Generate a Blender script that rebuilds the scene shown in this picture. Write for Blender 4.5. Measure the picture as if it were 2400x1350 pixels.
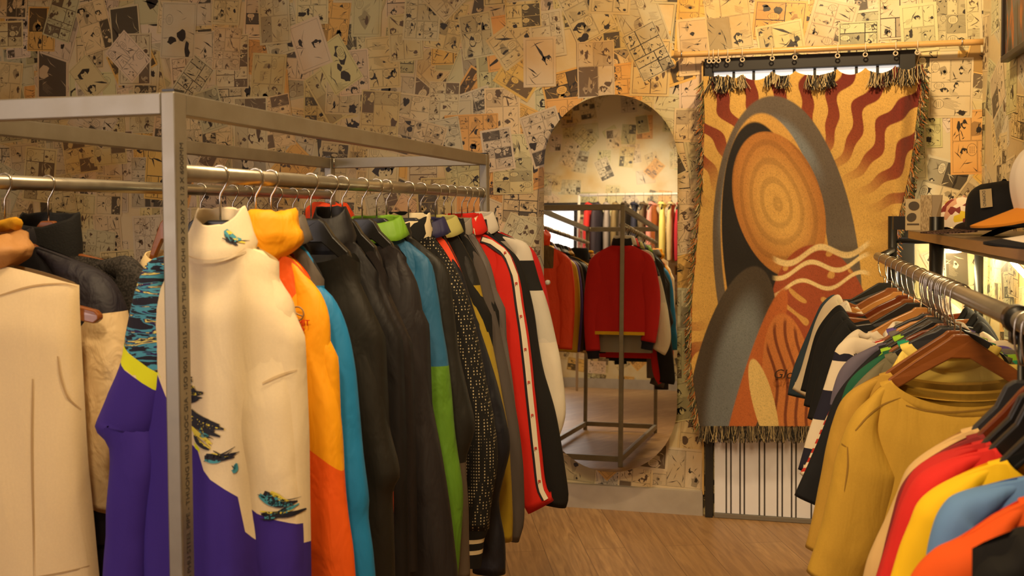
import bpy, math, random
import numpy as np
from mathutils import Vector, Matrix, noise

sc = bpy.context.scene
C = sc.collection
for o in list(bpy.data.objects): bpy.data.objects.remove(o)
sin, cos, PI = math.sin, math.cos, math.pi

# ------------------------------------------------------------------ camera
F, PITCH, PPY, YAW, ROLL = 2397.85, math.radians(1.892), 584.27, math.radians(14.795), math.radians(0.4376)
EYE = Vector((0, 0, 1.40))
R0 = Vector((cos(YAW), sin(YAW), 0)); F0 = Vector((-sin(YAW), cos(YAW), 0)); Z0 = Vector((0, 0, 1))
FW = F0*cos(PITCH) - Z0*sin(PITCH); U0 = F0*sin(PITCH) + Z0*cos(PITCH)
RT = R0*cos(ROLL) - U0*sin(ROLL); UP = R0*sin(ROLL) + U0*cos(ROLL)
cd = bpy.data.cameras.new('camera'); cam = bpy.data.objects.new('camera', cd); C.objects.link(cam)
cd.sensor_width = 36; cd.lens = F/2400*36; cd.shift_x = 0; cd.shift_y = -(675-PPY)/2400
cd.clip_start = .05
cam.matrix_world = Matrix(((RT.x, UP.x, -FW.x, EYE.x), (RT.y, UP.y, -FW.y, EYE.y), (RT.z, UP.z, -FW.z, EYE.z), (0, 0, 0, 1)))
cd.dof.use_dof = True; cd.dof.focus_distance = 3.2; cd.dof.aperture_fstop = 7.0
sc.camera = cam

def at(u, v, X=None, Y=None, Z=None):
    """the point where the sight line through photo point (u, v) meets the plane X=, Y= or Z="""
    d = RT*((u-1200)/F) - UP*((v-PPY)/F) + FW
    t = (X-EYE.x)/d.x if X is not None else (Y-EYE.y)/d.y if Y is not None else (Z-EYE.z)/d.z
    return EYE + d*t
def to_px(p):
    q = Vector(p)-EYE
    z = q.dot(FW)
    return 1200+F*q.dot(RT)/z, PPY-F*q.dot(UP)/z

# ------------------------------------------------------------------ light and exposure
sc.view_settings.view_transform = 'Standard'; sc.view_settings.look = 'None'
sc.view_settings.gamma = 1; sc.view_settings.use_curve_mapping = False
sc.view_settings.exposure = 0.25
w = bpy.data.worlds.new('world'); sc.world = w; w.use_nodes = True
w.node_tree.nodes['Background'].inputs[0].default_value = (1, .72, .42, 1)
w.node_tree.nodes['Background'].inputs[1].default_value = 0.13
sc.cycles.max_bounces = 6; sc.cycles.sample_clamp_indirect = 4
WARM = (1, .71, .37)
def lamp(name, kind, loc, target, energy, col, **kw):
    l = bpy.data.lights.new(name, kind); l.energy = energy; l.color = col
    for k, v in kw.items(): setattr(l, k, v)
    o = bpy.data.objects.new(name, l); C.objects.link(o); o.location = loc
    o.rotation_euler = (Vector(target)-Vector(loc)).to_track_quat('-Z', 'Y').to_euler()
    return o
lamp('ceiling_spot', 'SPOT', (.15, 3.55, 2.95), (.1, 4.8, 1.95), 125, WARM, spot_size=math.radians(115), spot_blend=.9, shadow_soft_size=.07)
lamp('ceiling_spot', 'SPOT', (-.35, 1.4, 2.95), (-.75, 2.4, .9), 105, (1, .72, .40), spot_size=math.radians(88), spot_blend=.8, shadow_soft_size=.15)
lamp('ceiling_spot', 'SPOT', (-.5, .1, 2.95), (-.95, 1.6, 1.0), 85, (1, .72, .40), spot_size=math.radians(80), spot_blend=.8, shadow_soft_size=.15)
lamp('ceiling_spot', 'SPOT', (-.1, .5, 2.95), (.25, 1.7, 1.0), 58, (1, .70, .36), spot_size=math.radians(85), spot_blend=.8, shadow_soft_size=.15)
lamp('ceiling_spot', 'SPOT', (-2.6, 2.9, 2.95), (-2.6, 4.8, 1.6), 3, WARM, spot_size=math.radians(130), spot_blend=1, shadow_soft_size=.2)
lamp('ceiling_spot', 'SPOT', (-1.7, -1.1, 2.75), (-1.7, -2.6, 1.7), 140, (1, .8, .55), spot_size=math.radians(110), spot_blend=.9, shadow_soft_size=.1)
lamp('ceiling_fill', 'AREA', (-1.6, 1.8, 3.3), (-1.6, 1.8, 0), 24, (1, .70, .36), shape='RECTANGLE', size=2.5, size_y=3.5)  # added soft fill overhead, in place of the shop's general lighting
lamp('window_daylight', 'AREA', (-3.3, -2.4, 1.6), (-1.1, 1.5, 1.3), 30, (1, .80, .74), shape='RECTANGLE', size=1.6, size_y=1.2)

# ------------------------------------------------------------------ helpers
def prop(o, label=None, cat=None, group=None, kind=None):
    if label: o['label'] = label
    if cat: o['category'] = cat
    if group: o['group'] = group
    if kind: o['kind'] = kind
    return o
def thing(name, loc, label, cat, group=None):
    o = bpy.data.objects.new(name, None); C.objects.link(o); o.location = loc; o.empty_display_size = .05
    return prop(o, label, cat, group)
WORLD = {}
def wloc(o):
    v = Vector((0, 0, 0))
    while o is not None: v = v + o.location; o = o.parent
    return v
class MB:
    def __init__(s): s.v = []; s.f = []; s.m = []; s.att = {}
    def add(s, vs, fs, m=0):
        n = len(s.v); s.v += [tuple(p) for p in vs]; s.f += [tuple(i+n for i in f) for f in fs]; s.m += [m]*len(fs)
    def box(s, a, b, m=0):
        (x0, y0, z0), (x1, y1, z1) = a, b
        s.add([(x0,y0,z0),(x1,y0,z0),(x1,y1,z0),(x0,y1,z0),(x0,y0,z1),(x1,y0,z1),(x1,y1,z1),(x0,y1,z1)],
              [(0,3,2,1),(4,5,6,7),(0,1,5,4),(1,2,6,5),(2,3,7,6),(3,0,4,7)], m)
    def tube(s, pts, r, n=10, m=0, caps=True, closed=False):
        pts = [Vector(p) for p in pts]; N = len(pts); rs = r if isinstance(r, (list, tuple)) else [r]*N
        vs = []; prev = None
        for i, p in enumerate(pts):
            if closed: t = pts[(i+1) % N]-pts[i-1]
            else: t = pts[min(i+1, N-1)]-pts[max(i-1, 0)]
            t.normalize()
            if prev is None:
                a = Vector((0,0,1)) if abs(t.z) < .9 else Vector((0,1,0))
                x = t.cross(a).normalized()
            else:
                x = (prev - t*prev.dot(t)).normalized()
            prev = x; y = t.cross(x)
            vs += [p + x*cos(2*PI*k/n)*rs[i] + y*sin(2*PI*k/n)*rs[i] for k in range(n)]
        fs = []
        for i in range(N if closed else N-1):
            j = (i+1) % N
            for k in range(n):
                k2 = (k+1) % n
                fs.append((i*n+k, i*n+k2, j*n+k2, j*n+k))
        if caps and not closed:
            fs.append(tuple(range(n))[::-1]); fs.append(tuple((N-1)*n+k for k in range(n)))
        s.add(vs, fs, m)
    def grid(s, rows, m=0, wrap=False):
        """rows: list of equal-length lists of points"""
        n = len(rows[0]); vs = [p for r in rows for p in r]; fs = []
        for i in range(len(rows)-1):
            for k in range(n if wrap else n-1):
                k2 = (k+1) % n
                fs.append((i*n+k, i*n+k2, (i+1)*n+k2, (i+1)*n+k))
        s.add(vs, fs, m)
    def prism(s, poly, y0, y1, m=0):
        """polygon of (x, z) extruded along y"""
        n = len(poly)
        s.add([(x, y0, z) for x, z in poly]+[(x, y1, z) for x, z in poly],
              [tuple(range(n)), tuple(range(2*n-1, n-1, -1))]+[(k, k+n, (k+1) % n+n, (k+1) % n) for k in range(n)], m)
    def build(s, name, mats, parent=None, smooth=True, bevel=0, atts=None, sub=0):
        me = bpy.data.meshes.new(name)
        off = wloc(parent) if parent is not None else Vector((0,0,0))
        me.from_pydata([(p[0]-off.x, p[1]-off.y, p[2]-off.z) for p in s.v], [], s.f)
        mats = mats if isinstance(mats, (list, tuple)) else [mats]
        for m in mats: me.materials.append(m)
        if len(mats) > 1: me.polygons.foreach_set('material_index', s.m)
        if smooth: me.polygons.foreach_set('use_smooth', [True]*len(me.polygons))
        if atts:
            for k, vals in atts.items():
                a = me.attributes.new(k, 'FLOAT', 'POINT'); a.data.foreach_set('value', vals)
        me.update()
        o = bpy.data.objects.new(name, me); C.objects.link(o)
        if parent is not None: o.parent = parent
        if bevel:
            b = o.modifiers.new('b', 'BEVEL'); b.width = bevel; b.segments = 2; b.limit_method = 'ANGLE'
        if sub:
            b = o.modifiers.new('s', 'SUBSURF'); b.levels = b.render_levels = sub
        return o

def srgb(r, g, b):
    f = lambda c: c/12.92 if c <= .04045 else ((c+.055)/1.055)**2.4
    return (f(r/255), f(g/255), f(b/255), 1)
class NT:
    def __init__(s, name):
        s.m = bpy.data.materials.new(name); s.m.use_nodes = True; s.t = s.m.node_tree
        s.b = s.t.nodes['Principled BSDF']
    def n(s, t, **kw):
        x = s.t.nodes.new(t)
        for k, v in kw.items():
            if k in x.inputs: x.inputs[k].default_value = v
            else: setattr(x, k, v)
        return x
    def l(s, a, b): s.t.links.new(a, b)
    def set(s, **kw):
        for k, v in kw.items(): s.b.inputs[k.replace('_', ' ')].default_value = v
    def mix(s, fac, a, b, bt='MIX'):
        x = s.n('ShaderNodeMix', data_type='RGBA', blend_type=bt)
        for val, i in ((fac, 0), (a, 6), (b, 7)):
            if hasattr(val, 'links'): s.l(val, x.inputs[i])
            else: x.inputs[i].default_value = val
        return x.outputs[2]
def rgba(c): return c if len(c) == 4 else (*c, 1)
CACHE = {}
def plain(name, col, rough=.5, metal=0, **kw):
    if name in CACHE: return CACHE[name]
    t = NT(name); t.set(Base_Color=rgba(col), Roughness=rough, Metallic=metal)
    for k, v in kw.items(): t.b.inputs[k.replace('_', ' ')].default_value = v
    CACHE[name] = t.m
    return t.m
def cloth(name, col, zones=(), rough=.85, weave=900, bump=.15, sheen=.0, wrinkle=.25, wscale=(18, 18, 6), mottled=.0, dots=None):
    """woven cloth; zones = [(attribute, colour)], each painted where the attribute is above zero"""
    t = NT(name); t.set(Roughness=rough, Sheen_Weight=sheen)
    tc = t.n('ShaderNodeTexCoord')
    cur = rgba(col)
    if max(cur[:3]) < .06: cur = tuple(x*.45 for x in cur[:3])+(1,)
    wrinkle *= .45
    if mottled:
        nz = t.n('ShaderNodeTexNoise', Scale=240.0, Detail=2.0); t.l(tc.outputs['Object'], nz.inputs['Vector'])
        mr = t.n('ShaderNodeMapRange'); mr.inputs[1].default_value = .4; mr.inputs[2].default_value = .65; t.l(nz.outputs[0], mr.inputs[0])
        cur = t.mix(mr.outputs[0], cur, tuple(min(1, c*(1+mottled)+mottled*.02) for c in rgba(col)[:3])+(1,))
    if dots:
        mp = t.n('ShaderNodeMapping'); mp.inputs['Scale'].default_value = (150, 150, 120); t.l(tc.outputs['Object'], mp.inputs[0])
        vo = t.n('ShaderNodeTexVoronoi', Scale=1.0, Randomness=0.0, voronoi_dimensions='3D'); t.l(mp.outputs[0], vo.inputs['Vector'])
        lt = t.n('ShaderNodeMath', operation='LESS_THAN'); lt.inputs[1].default_value = .27; t.l(vo.outputs['Distance'], lt.inputs[0])
        cur = t.mix(lt.outputs[0], cur, rgba(dots))
    for a, c in zones:
        at_ = t.n('ShaderNodeAttribute', attribute_name=a)
        gt = t.n('ShaderNodeMath', operation='GREATER_THAN'); gt.inputs[1].default_value = 0; t.l(at_.outputs['Fac'], gt.inputs[0])
        cur = t.mix(gt.outputs[0], cur, rgba(c))
    if hasattr(cur, 'links'): t.l(cur, t.b.inputs['Base Color'])
    else: t.set(Base_Color=cur)
    mp = t.n('ShaderNodeMapping'); mp.inputs['Scale'].default_value = wscale; t.l(tc.outputs['Object'], mp.inputs[0])
    n1 = t.n('ShaderNodeTexNoise', Scale=1.0, Detail=3.0, Distortion=.6); t.l(mp.outputs[0], n1.inputs['Vector'])
    n2 = t.n('ShaderNodeTexNoise', Scale=float(weave), Detail=1.0); t.l(tc.outputs['Object'], n2.inputs['Vector'])
    b1 = t.n('ShaderNodeBump', Strength=wrinkle, Distance=.03); t.l(n1.outputs[0], b1.inputs['Height'])
    b2 = t.n('ShaderNodeBump', Strength=bump, Distance=.001); t.l(n2.outputs[0], b2.inputs['Height']); t.l(b1.outputs[0], b2.inputs['Normal'])
    t.l(b2.outputs[0], t.b.inputs['Normal'])
    return t.m
def nylon(name, col, zones=(), rough=.6, wrinkle=.4, **kw):
    return cloth(name, col, zones, rough=rough, weave=1500, bump=.05, sheen=.0, wrinkle=wrinkle, wscale=(22, 22, 9), **kw)

# ------------------------------------------------------------------ materials
def steel(name, col, rough, scale=(8, 8, 60)):
    t = NT(name); t.set(Metallic=.75, Roughness=rough)
    tc = t.n('ShaderNodeTexCoord'); nz = t.n('ShaderNodeTexNoise', Scale=22.0, Detail=5.0); t.l(tc.outputs['Object'], nz.inputs['Vector'])
    c = t.mix(nz.outputs[0], tuple(x*.72 for x in col[:3])+(1,), tuple(min(1, x*1.2) for x in col[:3])+(1,))
    t.l(c, t.b.inputs['Base Color'])
    mr = t.n('ShaderNodeMapRange'); mr.inputs[3].default_value = rough-.1; mr.inputs[4].default_value = rough+.14; t.l(nz.outputs[0], mr.inputs[0]); t.l(mr.outputs[0], t.b.inputs['Roughness'])
    return t.m
GALV = steel('galvanised_steel', (.31, .28, .225), .45)
PIPE = steel('pipe_steel', (.42, .38, .30), .30)
WIRE = plain('hook_wire', (.62, .58, .50), .22, 1)
BLACKMETAL = plain('black_metal', (.012, .011, .010), .35, .3)
def woodmat(name, c1, c2, rough=.35, scale=14, stretch=(1, 6, 6)):
    t = NT(name); t.set(Roughness=rough, Coat_Weight=.25, Coat_Roughness=.2)
    tc = t.n('ShaderNodeTexCoord'); mp = t.n('ShaderNodeMapping'); mp.inputs['Scale'].default_value = stretch; t.l(tc.outputs['Object'], mp.inputs[0])
    nz = t.n('ShaderNodeTexNoise', Scale=float(scale), Detail=5.0, Distortion=.8); t.l(mp.outputs[0], nz.inputs['Vector'])
    t.l(t.mix(nz.outputs[0], rgba(c1), rgba(c2)), t.b.inputs['Base Color'])
    return t.m
WOOD = woodmat('hanger_wood', srgb(110, 58, 22), srgb(150, 88, 38), .3)
WOODP = woodmat('hanger_pale_wood', srgb(178, 116, 50), srgb(200, 140, 70), .35)
WOODR = woodmat('hanger_red_wood', srgb(84, 34, 14), srgb(120, 54, 24), .22)
BLACKP = plain('hanger_black', (.012, .011, .010), .38)
GREYP = plain('hanger_charcoal', (.028, .028, .030), .45)
BOARD = woodmat('shelf_board', srgb(150, 108, 55), srgb(176, 132, 74), .5, 10, (8, 1, 8))
BOARDTOP = woodmat('shelf_top', srgb(92, 74, 58), srgb(112, 92, 72), .45, 10, (8, 1, 8))
BAMBOO = woodmat('bamboo', srgb(196, 150, 84), srgb(216, 172, 104), .45, 12, (1, 8, 8))

# ------------------------------------------------------------------ the room
YW, XR, XL, YB, CEIL = 4.80, .834, -4.7, -2.7, 3.7
def floor_mat():
    t = NT('wood_floor'); t.set(Roughness=.42)
    tc = t.n('ShaderNodeTexCoord'); mp = t.n('ShaderNodeMapping'); mp.inputs['Rotation'].default_value = (0, 0, math.radians(90-20)); t.l(tc.outputs['Object'], mp.inputs[0])
    br = t.n('ShaderNodeTexBrick', Scale=1.0); t.l(mp.outputs[0], br.inputs['Vector'])
    br.inputs['Color1'].default_value = srgb(186, 148, 100); br.inputs['Color2'].default_value = srgb(164, 126, 82); br.inputs['Mortar'].default_value = srgb(92, 66, 40)
    br.inputs['Brick Width'].default_value = 1.2; br.inputs['Row Height'].default_value = .17; br.inputs['Mortar Size'].default_value = .0015
    mp2 = t.n('ShaderNodeMapping'); mp2.inputs['Scale'].default_value = (2.2, 26, 1); t.l(mp.outputs[0], mp2.inputs[0])
    nz = t.n('ShaderNodeTexNoise', Scale=1.6, Detail=6.0, Distortion=1.2); t.l(mp2.outputs[0], nz.inputs['Vector'])
    rp = t.n('ShaderNodeMapRange'); rp.inputs[1].default_value = .3; rp.inputs[2].default_value = .75; t.l(nz.outputs[0], rp.inputs[0])
    t.l(t.mix(rp.outputs[0], br.outputs[0], srgb(130, 96, 60)), t.b.inputs['Base Color'])
    bp = t.n('ShaderNodeBump', Strength=.08); t.l(nz.outputs[0], bp.inputs['Height']); t.l(bp.outputs[0], t.b.inputs['Normal'])
    return t.m
def slab(name, a, b, m):
    x = MB(); x.box(a, b); return prop(x.build(name, m, smooth=False), kind='structure')
slab('floor', (XL-.1, YB-.1, -.1), (XR+.1, YW+.1, 0), floor_mat())
slab('ceiling', (XL-.1, YB-.1, CEIL), (XR+.1, YW+.1, CEIL+.1), plain('ceiling_paint', (.5, .42, .3), .8))

# comic pages pasted over the walls: one mesh per wall, page colours carried by a colour attribute
def clip(poly, x0, y0, x1, y1):
    for ax, lim, sg in ((0, x0, 1), (0, x1, -1), (1, y0, 1), (1, y1, -1)):
        out = []; n = len(poly)
        for i in range(n):
            a, b = poly[i-1], poly[i]
            da, db = (a[ax]-lim)*sg, (b[ax]-lim)*sg
            if (da < 0) != (db < 0):
                q = da/(da-db); out.append((a[0]+(b[0]-a[0])*q, a[1]+(b[1]-a[1])*q))
            if db >= 0: out.append(b)
        poly = out
        if len(poly) < 3: return []
    return poly
def ell(cx, cy, rx, ry, n=14, rot=0):
    return [(cx+rx*cos(a)*cos(rot)-ry*sin(a)*sin(rot), cy+rx*cos(a)*sin(rot)+ry*sin(a)*cos(rot)) for a in [2*PI*k/n for k in range(n)]]
def blob(rng, cx, cy, r, n=11, spike=.5):
    ph = rng.random()*6
    sx = rng.uniform(.6, 1.3)
    return [(cx+r*sx*(1-spike*rng.random())*cos(2*PI*k/n+ph), cy+r/sx*(1-spike*rng.random())*sin(2*PI*k/n+ph)) for k in range(n)]
def panel_art(rng, x0, y0, x1, y1, ink, pap, out, lvl):
    W, H = x1-x0, y1-y0; s = min(W, H); cx, cy = (x0+x1)/2, (y0+y1)/2
    def P(poly, c, l):
        q = clip(poly, x0, y0, x1, y1)
        if q: out.append((q, c, lvl+l))
    tone = lambda k: tuple(p*k+i*(1-k) for p, i in zip(pap, ink))
    k = rng.random()
    bg = pap
    if k < .13: bg = tone(.10)
    elif k < .30: bg = tone(rng.uniform(.72, .9))
    elif k < .34: bg = tone(.55)
    P([(x0, y0), (x1, y0), (x1, y1), (x0, y1)], bg, 1)
    dark = k < .13
    fg = pap if dark else ink
    t = rng.random()
    if t < .2:      # speed lines
        ox, oy = x0+W*rng.random(), y0+H*rng.random()
        for i in range(rng.randint(6, 11)):
            a = rng.random()*2*PI; L = (W+H); g = rng.uniform(.005, .016); r0 = s*rng.uniform(.15, .45)
            P([(ox+r0*cos(a), oy+r0*sin(a)), (ox+L*cos(a-g), oy+L*sin(a-g)), (ox+L*cos(a+g), oy+L*sin(a+g))], fg, 2)
    elif t < .6:     # hatching
        a = rng.uniform(-.8, .8); n = rng.randint(5, 12); bx, by = x0+W*rng.uniform(0, .6), y0+H*rng.uniform(0, .5)
        for i in range(n):
            yy = by+i*.0045; L = W*rng.uniform(.2, .5)
            P([(bx, yy), (bx+L*cos(a), yy+L*sin(a)), (bx+L*cos(a), yy+L*sin(a)+.0014), (bx, yy+.0014)], tone(.35), 2)
    for i in range(rng.choice((1, 1, 2, 2, 3))):   # figures: dark masses with pale ovals
        px, py = x0+W*rng.uniform(.15, .85), y0+H*rng.uniform(.1, .8); r = s*rng.uniform(.12, .34)
        q = rng.random()
        if q < .55:
            P(blob(rng, px, py, r, rng.randint(9, 15), .55), tone(.0) if not dark else tone(.9), 3)
            if rng.random() < .6:
                P(ell(px+r*.1, py-r*.15, r*.45, r*.58, 10), pap, 4)
                for sx in (-.18, .2): P(ell(px+r*(.1+sx), py-r*.1, r*.08, r*.05, 6), ink, 5)
                P(blob(rng, px+r*.1, py+r*.35, r*.4, 9, .5), ink, 5)
        elif q < .8:
            P(blob(rng, px, py, r*1.2, 10, .6), tone(.5), 3)
            P(blob(rng, px+r*.3, py-r*.2, r*.5, 8, .6), ink, 4)
        else:
            a = rng.random()*PI; L = r*1.6; wd = r*.25
            P([(px-L*cos(a), py-L*sin(a)), (px+wd*sin(a), py-wd*cos(a)), (px+L*cos(a), py+L*sin(a)), (px-wd*sin(a)*.4, py+wd*cos(a)*.4)], ink, 3)
    for i in range(rng.randint(4, 9)):   # loose pen strokes
        px, py, a, L = x0+W*rng.random(), y0+H*rng.random(), rng.random()*6.3, s*rng.uniform(.1, .35); b = a+rng.uniform(-.5, .5); g = rng.uniform(.0009, .0024)
        m = (px+L*cos(a), py+L*sin(a)); e = (m[0]+L*cos(b), m[1]+L*sin(b))
        P([(px, py), (m[0]-g*sin(a), m[1]+g*cos(a)), e, (m[0]+g*sin(a), m[1]-g*cos(a))], fg, 4)
    if rng.random() < .55:               # speech balloon with columns of writing marks
        bx, by = x0+W*rng.choice((.2, .8)), y0+H*rng.uniform(.6, .85); rx, ry = min(W*.2, .02), min(H*.24, .026)
        P(ell(bx, by, rx+.0014, ry+.0014), ink, 6); P(ell(bx, by, rx, ry), pap, 7)
        for j in range(-1, 2):
            for q in range(4):
                yy = by+ry*.5-q*ry*.3
                P([(bx+j*rx*.42-.0014, yy), (bx+j*rx*.42+.0014, yy), (bx+j*rx*.42+.0014, yy-ry*.18), (bx+j*rx*.42-.0014, yy-ry*.18)], tone(.25), 8)
def split(rng, x0, y0, x1, y1, d, out, g=.004):
    W, H = x1-x0, y1-y0
    if d == 0 or (W < .06 and H < .06): out.append((x0, y0, x1, y1)); return
    if H > W*.9: 
        c = y0+H*rng.uniform(.35, .65); split(rng, x0, y0, x1, c-g/2, d-1, out); split(rng, x0, c+g/2, x1, y1, d-1, out)
    else:
        c = x0+W*rng.uniform(.3, .7); split(rng, x0, y0, c-g/2, y1, d-1, out); split(rng, c+g/2, y0, x1, y1, d-1, out)
def paper_mat():
    t = NT('comic_paper'); t.set(Roughness=.5)
    a = t.n('ShaderNodeAttribute', attribute_name='ink'); tc = t.n('ShaderNodeTexCoord')
    nz = t.n('ShaderNodeTexNoise', Scale=2.2, Detail=5.0); t.l(tc.outputs['Object'], nz.inputs['Vector'])
    mr = t.n('ShaderNodeMapRange'); mr.inputs[1].default_value = .45; mr.inputs[2].default_value = .72; t.l(nz.outputs[0], mr.inputs[0])
    mul = t.mix(mr.outputs[0], (1, 1, 1, 1), srgb(236, 206, 150))
    t.l(t.mix(1.0, a.outputs['Color'], mul, 'MULTIPLY'), t.b.inputs['Base Color'])
    n2 = t.n('ShaderNodeTexNoise', Scale=30.0, Detail=3.0); t.l(tc.outputs['Object'], n2.inputs['Vector'])
    bp = t.n('ShaderNodeBump', Strength=.12, Distance=.01); t.l(n2.outputs[0], bp.inputs['Height']); t.l(bp.outputs[0], t.b.inputs['Normal'])
    return t.m
PAPER = paper_mat()
def paper_wall(name, frame, A, B, seed, step=.12, detail=True, orange=None, tilt=1.0, base=srgb(216, 200, 160), colour=0.0, z_range=None):
    """frame(a, b, out) -> world; pages pasted over 0..A by 0..B"""
    rng = random.Random(seed); V = []; Fc = []; cols = []
    def put(poly, off, col):
        n = len(V); V.extend(frame(x, y, off) for x, y in poly); Fc.append(tuple(range(n, n+len(poly)))); cols.append(col)
    # the plaster behind
    put([(0, 0), (A, 0), (A, B), (0, B)], 0, base[:3])
    spots = []
    nx, ny = int(A/step)+1, int(B/(step*1.25))+1
    for i in range(nx):
        for j in range(ny): spots.append(((i+rng.uniform(-.2, 1.2))*step, (j+rng.uniform(-.2, 1.2))*step*1.25))
    rng.shuffle(spots)
    cell = {}; top = 0
    for (x, y) in spots:
        w_, h_ = rng.uniform(.15, .21), 0; h_ = w_*rng.uniform(1.3, 1.5)
        q = rng.random()
        th = rng.gauss(0, .07) if q > .45*tilt else rng.gauss(0, .45)
        if rng.random() < .18: th += PI/2*rng.choice((-1, 1))
        ct, st = cos(th), sin(th)
        ex = (w_*abs(ct)+h_*abs(st))/2; ey = (w_*abs(st)+h_*abs(ct))/2
        ks = [(a, b) for a in range(math.floor((x-ex)/.04), math.floor((x+ex)/.04)+1) for b in range(math.floor((y-ey)/.04), math.floor((y+ey)/.04)+1)]
        lay = 1+max((cell.get(k, 0) for k in ks), default=0)
        for k in ks: cell[k] = lay
        off = lay*.00024; top = max(top, lay)
        k = rng.uniform(.86, 1.06)
        pap = tuple(min(1, c*k) for c in srgb(214+rng.uniform(-10, 10), 200, 162+rng.uniform(-20, 14))[:3])
        po = .07
        if orange: po += .5*math.exp(-((x-orange[0])**2+(y-orange[1])**2)/orange[2]**2)
        if rng.random() < po: pap = srgb(222, 178+rng.uniform(-10, 10), 98)[:3]
        ink = srgb(40, 31, 22)[:3]
        if rng.random() < .3: ink = srgb(92, 72, 52)[:3]
        if rng.random() < colour:
            pap = srgb(*rng.choice([(150, 150, 170), (170, 150, 176), (140, 164, 150), (190, 170, 140)]))[:3]; ink = srgb(*rng.choice([(90, 70, 110), (60, 80, 100), (80, 90, 70)]))[:3]
        tr = lambda p: (x+p[0]*ct-p[1]*st, y+p[0]*st+p[1]*ct)
        def emit(poly, o, c):
            q = clip([tr(p) for p in poly], 0, 0, A, B)
            if len(q) >= 3: put(q, o, c)
        hw, hh = w_/2, h_/2
        emit([(-hw, -hh), (hw, -hh), (hw, hh), (-hw, hh)], off, pap)
        mg = rng.uniform(.006, .014)
        pans = []; 
        if rng.random() < .08: pans = [(-hw+mg, -hh+mg, hw-mg, hh-mg)]
        else: split(rng, -hw+mg, -hh+mg, hw-mg, hh-mg, rng.choice((2, 2, 3, 3)), pans)
        bold = rng.random() < .15
        for (a0, b0, a1, b1) in pans:
            if a1-a0 < .012 or b1-b0 < .012: continue
            e = .0022 if bold else .0010
            emit([(a0-e, b0-e), (a1+e, b0-e), (a1+e, b1+e), (a0-e, b1+e)], off+.00003, ink)
            art = []
            panel_art(rng, a0, b0, a1, b1, ink, pap, art, 1)
            for poly, c, l in art: emit(poly, off+.00002*(l+1), c)
    me = bpy.data.meshes.new(name); me.from_pydata(V, [], Fc)
    ca = me.attributes.new('ink', 'FLOAT_COLOR', 'FACE')
    ca.data.foreach_set('color', [c for f in cols for c in (*f, 1)])
    me.materials.append(PAPER); me.update()
    o = bpy.data.objects.new(name, me); C.objects.link(o)
    return prop(o, kind='structure')
ox = at(1180, 300, Y=YW)
paper_wall('wall_back', lambda a, b, o: (XL+a, YW-o, b), XR-XL, CEIL, 5, orange=(ox.x-XL, ox.z, .42))
paper_wall('wall_right', lambda a, b, o: (XR-o, YW-a, b), YW-YB, CEIL, 8, step=.17, base=srgb(206, 186, 140))
paper_wall('wall_left', lambda a, b, o: (XL+o, YB+a, b), YW-YB, CEIL, 9, step=.2)
paper_wall('wall_rear', lambda a, b, o: (XR-a, YB+o, b), XR-XL, CEIL, 11, step=.2)

# baseboards
BASEM = NT('baseboard_stone'); BASEM.set(Roughness=.45)
_tc = BASEM.n('ShaderNodeTexCoord'); _nz = BASEM.n('ShaderNodeTexNoise', Scale=9.0, Detail=6.0); BASEM.l(_tc.outputs['Object'], _nz.inputs['Vector'])
BASEM.l(BASEM.mix(_nz.outputs[0], srgb(190, 180, 166), srgb(150, 140, 126)), BASEM.b.inputs['Base Color'])
doorL = at(1650, 1100, Y=YW).x
slab('baseboard_back', (XL+.02, YW-.03, 0), (doorL-.004, YW-.0005, .113), BASEM.m)
slab('baseboard_rear', (XL+.02, YB+.016, 0), (XR-.02, YB+.03, .113), BASEM.m)
slab('trim_1', (doorL-.006, YW-.03, .10), (doorL+.002, YW-.001, 2.1), plain('wall_edge_tape', srgb(200, 160, 90), .6))

# door behind the tapestry: black frame, corrugated white sheet low, bright glass high
dR = at(2145, 150, Y=YW-.03).x; dT = at(1900, 128, Y=YW-.03).z
dr = MB(); fw = .065
dr.box((doorL+.008, YW-.05, 0), (doorL+.008+.035, YW-.002, dT)); dr.box((dR-fw, YW-.05, 0), (dR, YW-.002, dT)); dr.box((doorL+.044, YW-.05, dT-.06), (dR-fw-.001, YW-.002, dT))
dr.box((doorL+.044, YW-.046, .90), (dR-fw-.001, YW-.002, .96))
door = prop(dr.build('door_1', plain('door_frame_black', srgb(34, 30, 26), .5), smooth=False, bevel=.003), kind='structure')
sh = MB(); x0, x1 = doorL+.05, dR-fw-.002
prof = []; x = x0; i = 0
rngd = random.Random(4)
while x < x1-.01:
    wdt = min([.05, .014, .034, .012, .06, .016][i % 6], x1-.002-x)
    prof.append((x, 0)); prof.append((x+wdt, 0)); x += wdt
    if x+.007 < x1-.01: prof += [(x+.0012, .010), (x+.0058, .010)]; x += .007
    i += 1
sh.grid([[(px, YW-.034+d, .022) for px, d in prof], [(px, YW-.034+d, .898) for px, d in prof]])
sh.m = [1 if (prof[k][1] > 0 or prof[min(k+1, len(prof)-1)][1] > 0) else 0 for k in range(len(prof)-1)]  # groove faces get a dark tone that paints in their shade
sh.build('corrugated_sheet', [plain('white_sheet', srgb(236, 236, 244), .4), plain('sheet_groove_shade', srgb(96, 88, 84), .6)], door, smooth=False)
gl = MB(); gl.box((x0, YW-.03, .962), (x1, YW-.02, dT-.062)); gl.build('glass_pane', plain('door_glass', srgb(226, 226, 222), .3, Emission_Color=(1, .97, .92, 1), Emission_Strength=.5), door, smooth=False)
ml = MB()
for k in range(1, 9): ml.box((x0+(x1-x0)*k/9-.006, YW-.036, .962), (x0+(x1-x0)*k/9+.006, YW-.0305, dT-.062))
ml.build('mullion', plain('door_frame_black', (0, 0, 0)), door, smooth=False)
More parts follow.
